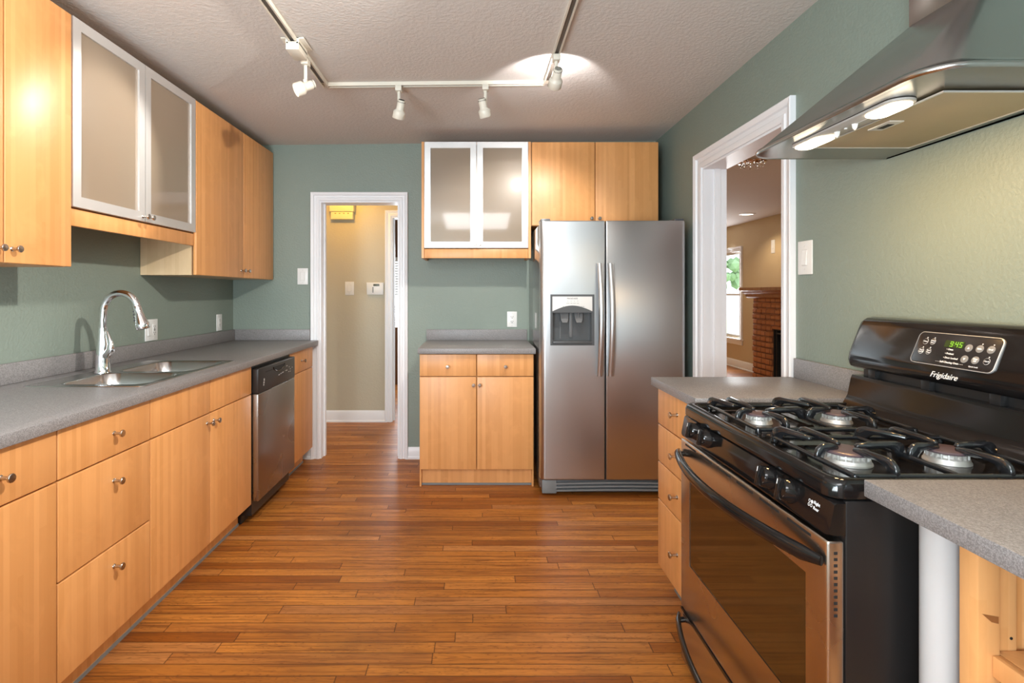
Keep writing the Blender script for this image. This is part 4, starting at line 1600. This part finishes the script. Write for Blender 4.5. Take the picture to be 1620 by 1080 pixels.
def rail(x0, y0, x1, y1):
    """channel with two dark slots underneath, following the ceiling"""
    p, q = Vector((x0, y0, ceil_z(x0, y0) - 0.0005)), Vector((x1, y1, ceil_z(x1, y1) - 0.0005))
    d = (q - p)
    d.z = 0
    d.normalize()
    s = Vector((-d.y, d.x, 0))
    prof = [(-0.0175, 0.0), (-0.0175, -0.020), (-0.010, -0.020), (-0.010, -0.008), (0.010, -0.008), (0.010, -0.020), (0.0175, -0.020), (0.0175, 0.0)]
    mb = MB()
    mb.loft([[a + s * u + Vector((0, 0, z)) for u, z in prof] for a in (p, q)])
    o = build('rail', mb, TRACK_WHITE, t)
    mb = MB()
    pr = [(-0.0098, -0.0085), (-0.0098, -0.013), (0.0098, -0.013), (0.0098, -0.0085)]
    mb.loft([[a + s * u + Vector((0, 0, z)) for u, z in pr] for a in (p + d * 0.06, q - d * 0.06)])
    build('channel', mb, TRACK_DARK, o)


rail(TXL, TY + 0.017, TXL, 0.55)
rail(TXL + 0.018, TY, TXR - 0.018, TY)
rail(TXR, TY + 0.017, TXR, 0.55)
mb = MB()
zf = ceil_z(TXL, 2.6)
mb.box(TXL - 0.03, TXL + 0.03, 2.44, 2.565, zf - 0.058, zf - 0.021, 0.003).box(TXL - 0.053, TXL + 0.053, 2.44, 2.565, zf - 0.0085, zf - 0.003, 0.001)
mb.box(TXL - 0.03, TXL - 0.019, 2.44, 2.565, zf - 0.03, zf - 0.004).box(TXL + 0.019, TXL + 0.03, 2.44, 2.565, zf - 0.03, zf - 0.004)
build('feed_box', mb, TRACK_WHITE, t)


def head(x, y, direction, label, watts, stem=0.075, angle=62):
    zc = ceil_z(x, y) - 0.021
    d = Vector(direction).normalized()
    t = thing('track_light', label, 'spotlight', (x, y, zc), 'spotlights on the ceiling track')
    mb = MB()
    mb.box(x - 0.018, x + 0.018, y - 0.025, y + 0.025, zc - 0.030, zc - 0.0005, 0.004)
    build('adapter', mb, TRACK_WHITE, t)
    mb = MB()
    j = Vector((x, y, zc - 0.030 - stem))
    mb.tube([(x, y, zc - 0.029), j], 0.0085, 10, 1.0, 0.7)
    mb.lathe([(0.0095, -0.008), (0.0095, 0.008)], j, (1, 0, 0), 12)
    build('stem', mb, TRACK_WHITE, t)
    side = d.cross(Vector((0, 0, 1))).normalized()
    off = side.cross(d).normalized() * -0.026
    if off.z > 0:
        off = -off
    back = j + off - d * 0.034
    mb = MB()
    mb.lathe([(0.0, -0.002), (0.019, 0.0), (0.0215, 0.003), (0.0215, 0.048), (0.024, 0.053), (0.032, 0.060), (0.0335, 0.064), (0.0335, 0.098), (0.032, 0.100), (0.0305, 0.098), (0.0305, 0.088), (0.0, 0.088)], back, d, 26)
    h = build('lamp_head', mb, TRACK_WHITE, t, smooth=40)
    mb = MB()
    mb.lathe([(0.0295, 0.0885), (0.0295, 0.091), (0.02, 0.093), (0, 0.0935)], back, d, 24)
    build('bulb', mb, HEAD_BULB, h)
    mb = MB()
    q = d.to_track_quat('Z', 'Y').to_matrix().to_4x4()
    Mh = Matrix.Translation(back) @ q
    for k in range(-2, 3):
        w_ = math.sqrt(0.0165 ** 2 - (k * 0.0062) ** 2)
        mb.box(k * 0.0062 - 0.0014, k * 0.0062 + 0.0014, -w_, w_, -0.0026, -0.0008, 0, 2, Mh)
    for k in range(20):
        a = 2 * math.pi * k / 20
        mb.box(-0.0012, 0.0012, 0.0212, 0.0219, 0.006, 0.013, 0, 2, Mh @ Matrix.Rotation(a, 4, 'Z'))
    build('vents', mb, DARK_SLOT, h)
    spot('track_spot', back + d * 0.102, d, watts, (1.0, 0.94, 0.86), angle, 0.6, 0.028)
    return back


head(TXL, 2.632, (-0.80, -0.38, -0.46), 'white spotlight on the left arm of the track, aimed left at the cabinets', 34)
head(-0.431, TY, (-0.26, 0.42, -0.86), 'white spotlight on the cross track, left one of its two heads', 26)
head(0.049, TY, (0.24, 0.34, -0.90), 'white spotlight on the cross track, right one of its two heads', 26)
head(TXR, 1.30, (-1.0, 0.42, -0.42), 'white spotlight on the right arm of the track nearest the camera, aimed at the sink', 150, 0.05, 92)
bk = head(TXR, 2.617, (-0.06, 0.80, -0.55), 'white spotlight on the right arm of the track, glowing on the ceiling', 56, 0.05, 75)
# added spot, stands in for that lamp's beam reflected up by the glass doors
spot('ceiling_glow_spot', bk + Vector((0.0, 0.10, -0.03)), (0.0, 0.80, 1), 9, (1.0, 0.95, 0.94), 112, 0.18, 0.02)

# ------------------------------------------------------------------ switches and outlets


def plate(name, label, cat, M, w_, h_, kind, mat=PLASTIC, gangs=1, group=None):
    t = thing(name, label, cat, M @ Vector((0, 0, 0)), group)
    mb = MB()
    mb.box(-w_ / 2, w_ / 2, 0.0004, 0.006, -h_ / 2, h_ / 2, 0.0025, 2, M)
    p = build('cover_plate', mb, mat, t)
    for g_ in range(gangs):
        cx = (g_ - (gangs - 1) / 2) * 0.046
        k = kind if isinstance(kind, str) else kind[g_]
        if k == 'rocker':
            mb = MB()
            mb.ring(cx - 0.0185, cx + 0.0185, -0.0345, 0.0345, 0.002, 0.006, 0.0066, M)
            build('bezel', mb, PLASTIC_SHADE, t)
            mb = MB()
            mb.loft([[(cx - 0.0155, 0.006, -0.0315), (cx + 0.0155, 0.006, -0.0315), (cx + 0.0155, 0.006, 0.0315), (cx - 0.0155, 0.006, 0.0315)],
                     [(cx - 0.0150, 0.0115, -0.031), (cx + 0.0150, 0.0115, -0.031), (cx + 0.0150, 0.0072, 0.031), (cx - 0.0150, 0.0072, 0.031)]], M=M)
            build('rocker', mb, mat, t)
        else:
            mb = MB()
            mb.box(cx - 0.0165, cx + 0.0165, 0.006, 0.0085, -0.033, 0.033, 0.002, 2, M)
            r_ = build('receptacle', mb, mat, t)
            mb = MB()
            for zc in (0.018, -0.018):
                mb.box(cx - 0.0085, cx - 0.0055, 0.0085, 0.0089, zc - 0.002, zc + 0.007, 0, 2, M).box(cx + 0.0055, cx + 0.0085, 0.0085, 0.0089, zc - 0.002, zc + 0.007, 0, 2, M)
                mb.lathe([(0.0032, 0), (0.0032, 0.0004)], (cx, 0.0085, zc - 0.008), (0, 1, 0), 10, M)
            if k == 'gfci':
                mb.box(cx - 0.006, cx + 0.006, 0.0085, 0.0095, 0.001, 0.005, 0, 2, M).box(cx - 0.006, cx + 0.006, 0.0085, 0.0095, -0.005, -0.001, 0, 2, M)
            build('slots', mb, DARK_SLOT, r_)
        mb = MB()
        for zc in (0.048, -0.048):
            mb.lathe([(0.0032, 0.0), (0.0026, 0.0012), (0, 0.0014)], (cx, 0.006, zc), (0, 1, 0), 10, M)
        build('screws', mb, PLASTIC_SHADE, t)
    return t


def onwall(x, y, z, wall):
    if wall == 'left':
        return frame((XL, y, z), (0, 1, 0), (1, 0, 0))
    if wall == 'right':
        return frame((XR, y, z), (0, -1, 0), (-1, 0, 0))
    if wall == 'living':
        return frame((LX, y, z), (0, -1, 0), (-1, 0, 0))
    if wall == 'hall':
        return frame((x, HY, z), (1, 0, 0), (0, -1, 0))
    return frame((x, YB, z), (1, 0, 0), (0, -1, 0))


plate('wall_outlet', 'white double outlet plate on the left wall behind the faucet', 'outlet', onwall(0, 3.108, 1.067, 'left'), 0.118, 0.124, ('rocker', 'gfci'), gangs=2)
plate('wall_outlet', 'white single outlet on the left wall near the far corner', 'outlet', onwall(0, 3.928, 1.065, 'left'), 0.080, 0.120, 'duplex')
plate('wall_outlet', 'white outlet on the back wall above the short countertop', 'outlet', onwall(0.274, 0, 1.077, 'back'), 0.076, 0.120, 'duplex')
plate('light_switch', 'white rocker switch on the back wall left of the hall doorway', 'light switch', onwall(-1.345, 0, 1.409, 'back'), 0.082, 0.126, 'rocker')
plate('light_switch', 'white rocker switch on the right wall between doorway and range', 'light switch', onwall(0, 2.267, 1.430, 'right'), 0.098, 0.142, 'rocker')
plate('light_switch', 'white rocker switch inside the hall left of the keypad', 'light switch', onwall(-1.262, 0, 1.326, 'hall'), 0.088, 0.132, 'rocker')
plate('light_switch', 'small white wall switch high beside the fireplace in the living room', 'light switch', onwall(0, 8.06, 1.975, 'living'), 0.10, 0.20, 'rocker')

# alarm keypad in the hall
kM = onwall(-1.005, 0, 1.324, 'hall')
t = thing('alarm_keypad', 'white alarm keypad with small dark display on the hall wall', 'keypad', kM @ Vector((0, 0, 0)))
mb = MB()
mb.loft([[(-0.080, 0.0005, -0.060), (0.080, 0.0005, -0.060), (0.084, 0.0005, 0.060), (-0.084, 0.0005, 0.060)], [(-0.080, 0.022, -0.060), (0.080, 0.022, -0.060), (0.084, 0.026, 0.060), (-0.084, 0.026, 0.060)],
         [(-0.074, 0.026, -0.054), (0.074, 0.026, -0.054), (0.078, 0.030, 0.054), (-0.078, 0.030, 0.054)]], M=kM)
build('housing', mb, PLASTIC, t)
mb = MB()
mb.box(-0.016, 0.044, 0.029, 0.0306, 0.024, 0.046, 0.001, 2, kM)
build('display', mb, plain('keypad_display', (0.10, 0.11, 0.08), 0.3), t)
mb = MB()
for k in range(4):
    mb.box(-0.026, -0.014, 0.026, 0.0302, 0.004 - 0.014 * k, 0.012 - 0.014 * k, 0.001, 2, kM)
build('buttons', mb, GREY_PLASTIC, t)

# door chime high in the hall
cM = onwall(-1.325, 0, 2.075, 'hall')
t = thing('door_chime', 'cream door chime box high on the hall wall', 'door chime', cM @ Vector((0, 0, 0)))
mb = MB()
mb.box(-0.118, 0.118, 0.0005, 0.075, 0.005, 0.105, 0.004, 2, cM)
build('housing', mb, CREAM, t)
mb = MB()
mb.box(-0.108, 0.108, 0.0005, 0.062, -0.070, 0.004, 0.004, 2, cM)
lo_ = build('lower_cover', mb, CREAM, t)
mb = MB()
for k in range(4):
    mb.box(-0.070 + 0.042 * k, -0.056 + 0.042 * k, 0.062, 0.0626, -0.018, -0.008, 0, 2, cM)
build('slots', mb, plain('chime_slot', (0.30, 0.22, 0.08), 0.6), lo_)

# living room ceiling lights
t = thing('recessed_light', 'lit recessed downlight in the living room ceiling', 'ceiling light', (3.98, 7.9, 2.44))
mb = MB()
mb.lathe([(0.11, 0.0), (0.11, -0.006), (0.085, -0.010), (0.080, -0.002)], (3.98, 7.9, 2.4395), (0, 0, 1), 28, cap0=False, cap1=False)
build('trim_ring', mb, WHITE_TRIM, t)
mb = MB()
mb.lathe([(0.082, -0.001), (0.082, -0.005), (0, -0.006)], (3.98, 7.9, 2.4395), (0, 0, 1), 28)
build('lens', mb, CAN_BULB, t)
spot('downlight_beam', (3.98, 7.9, 2.425), (0, 0, -1), 40, (1.0, 0.80, 0.55), 130, 0.6, 0.07)
spot('living_fill_spot', (3.2, 4.4, 2.42), (0.15, 0.1, -1), 40, (1.0, 0.82, 0.60), 140, 0.6, 0.07)  # second spot added as fill, with no fixture above it

t = thing('ceiling_lamp', 'small chrome and glass flush ceiling lamp seen under the hood corner', 'ceiling light', (2.42, 4.72, 2.44))
mb = MB()
mb.lathe([(0.12, 0.0), (0.12, -0.012), (0.105, -0.02), (0.02, -0.022)], (2.42, 4.72, 2.4395), (0, 0, 1), 28, cap0=False)
build('canopy', mb, CHROME, t, smooth=50)
BEAD = NT('clear_glass').s(base=(0.95, 0.95, 0.95), rough=0.02, trans=0.9, ior=1.5).m
for k in range(10):
    mb = MB()
    a = 2 * math.pi * k / 10
    mb.lathe([(0.004, 0), (0.013, -0.010), (0.015, -0.020), (0.010, -0.030), (0, -0.034)], (2.42 + 0.09 * math.cos(a), 4.72 + 0.09 * math.sin(a), 2.418), (0, 0, 1), 12)
    build('glass_bead', mb, BEAD, t, smooth=60)

C.view_layer.update()
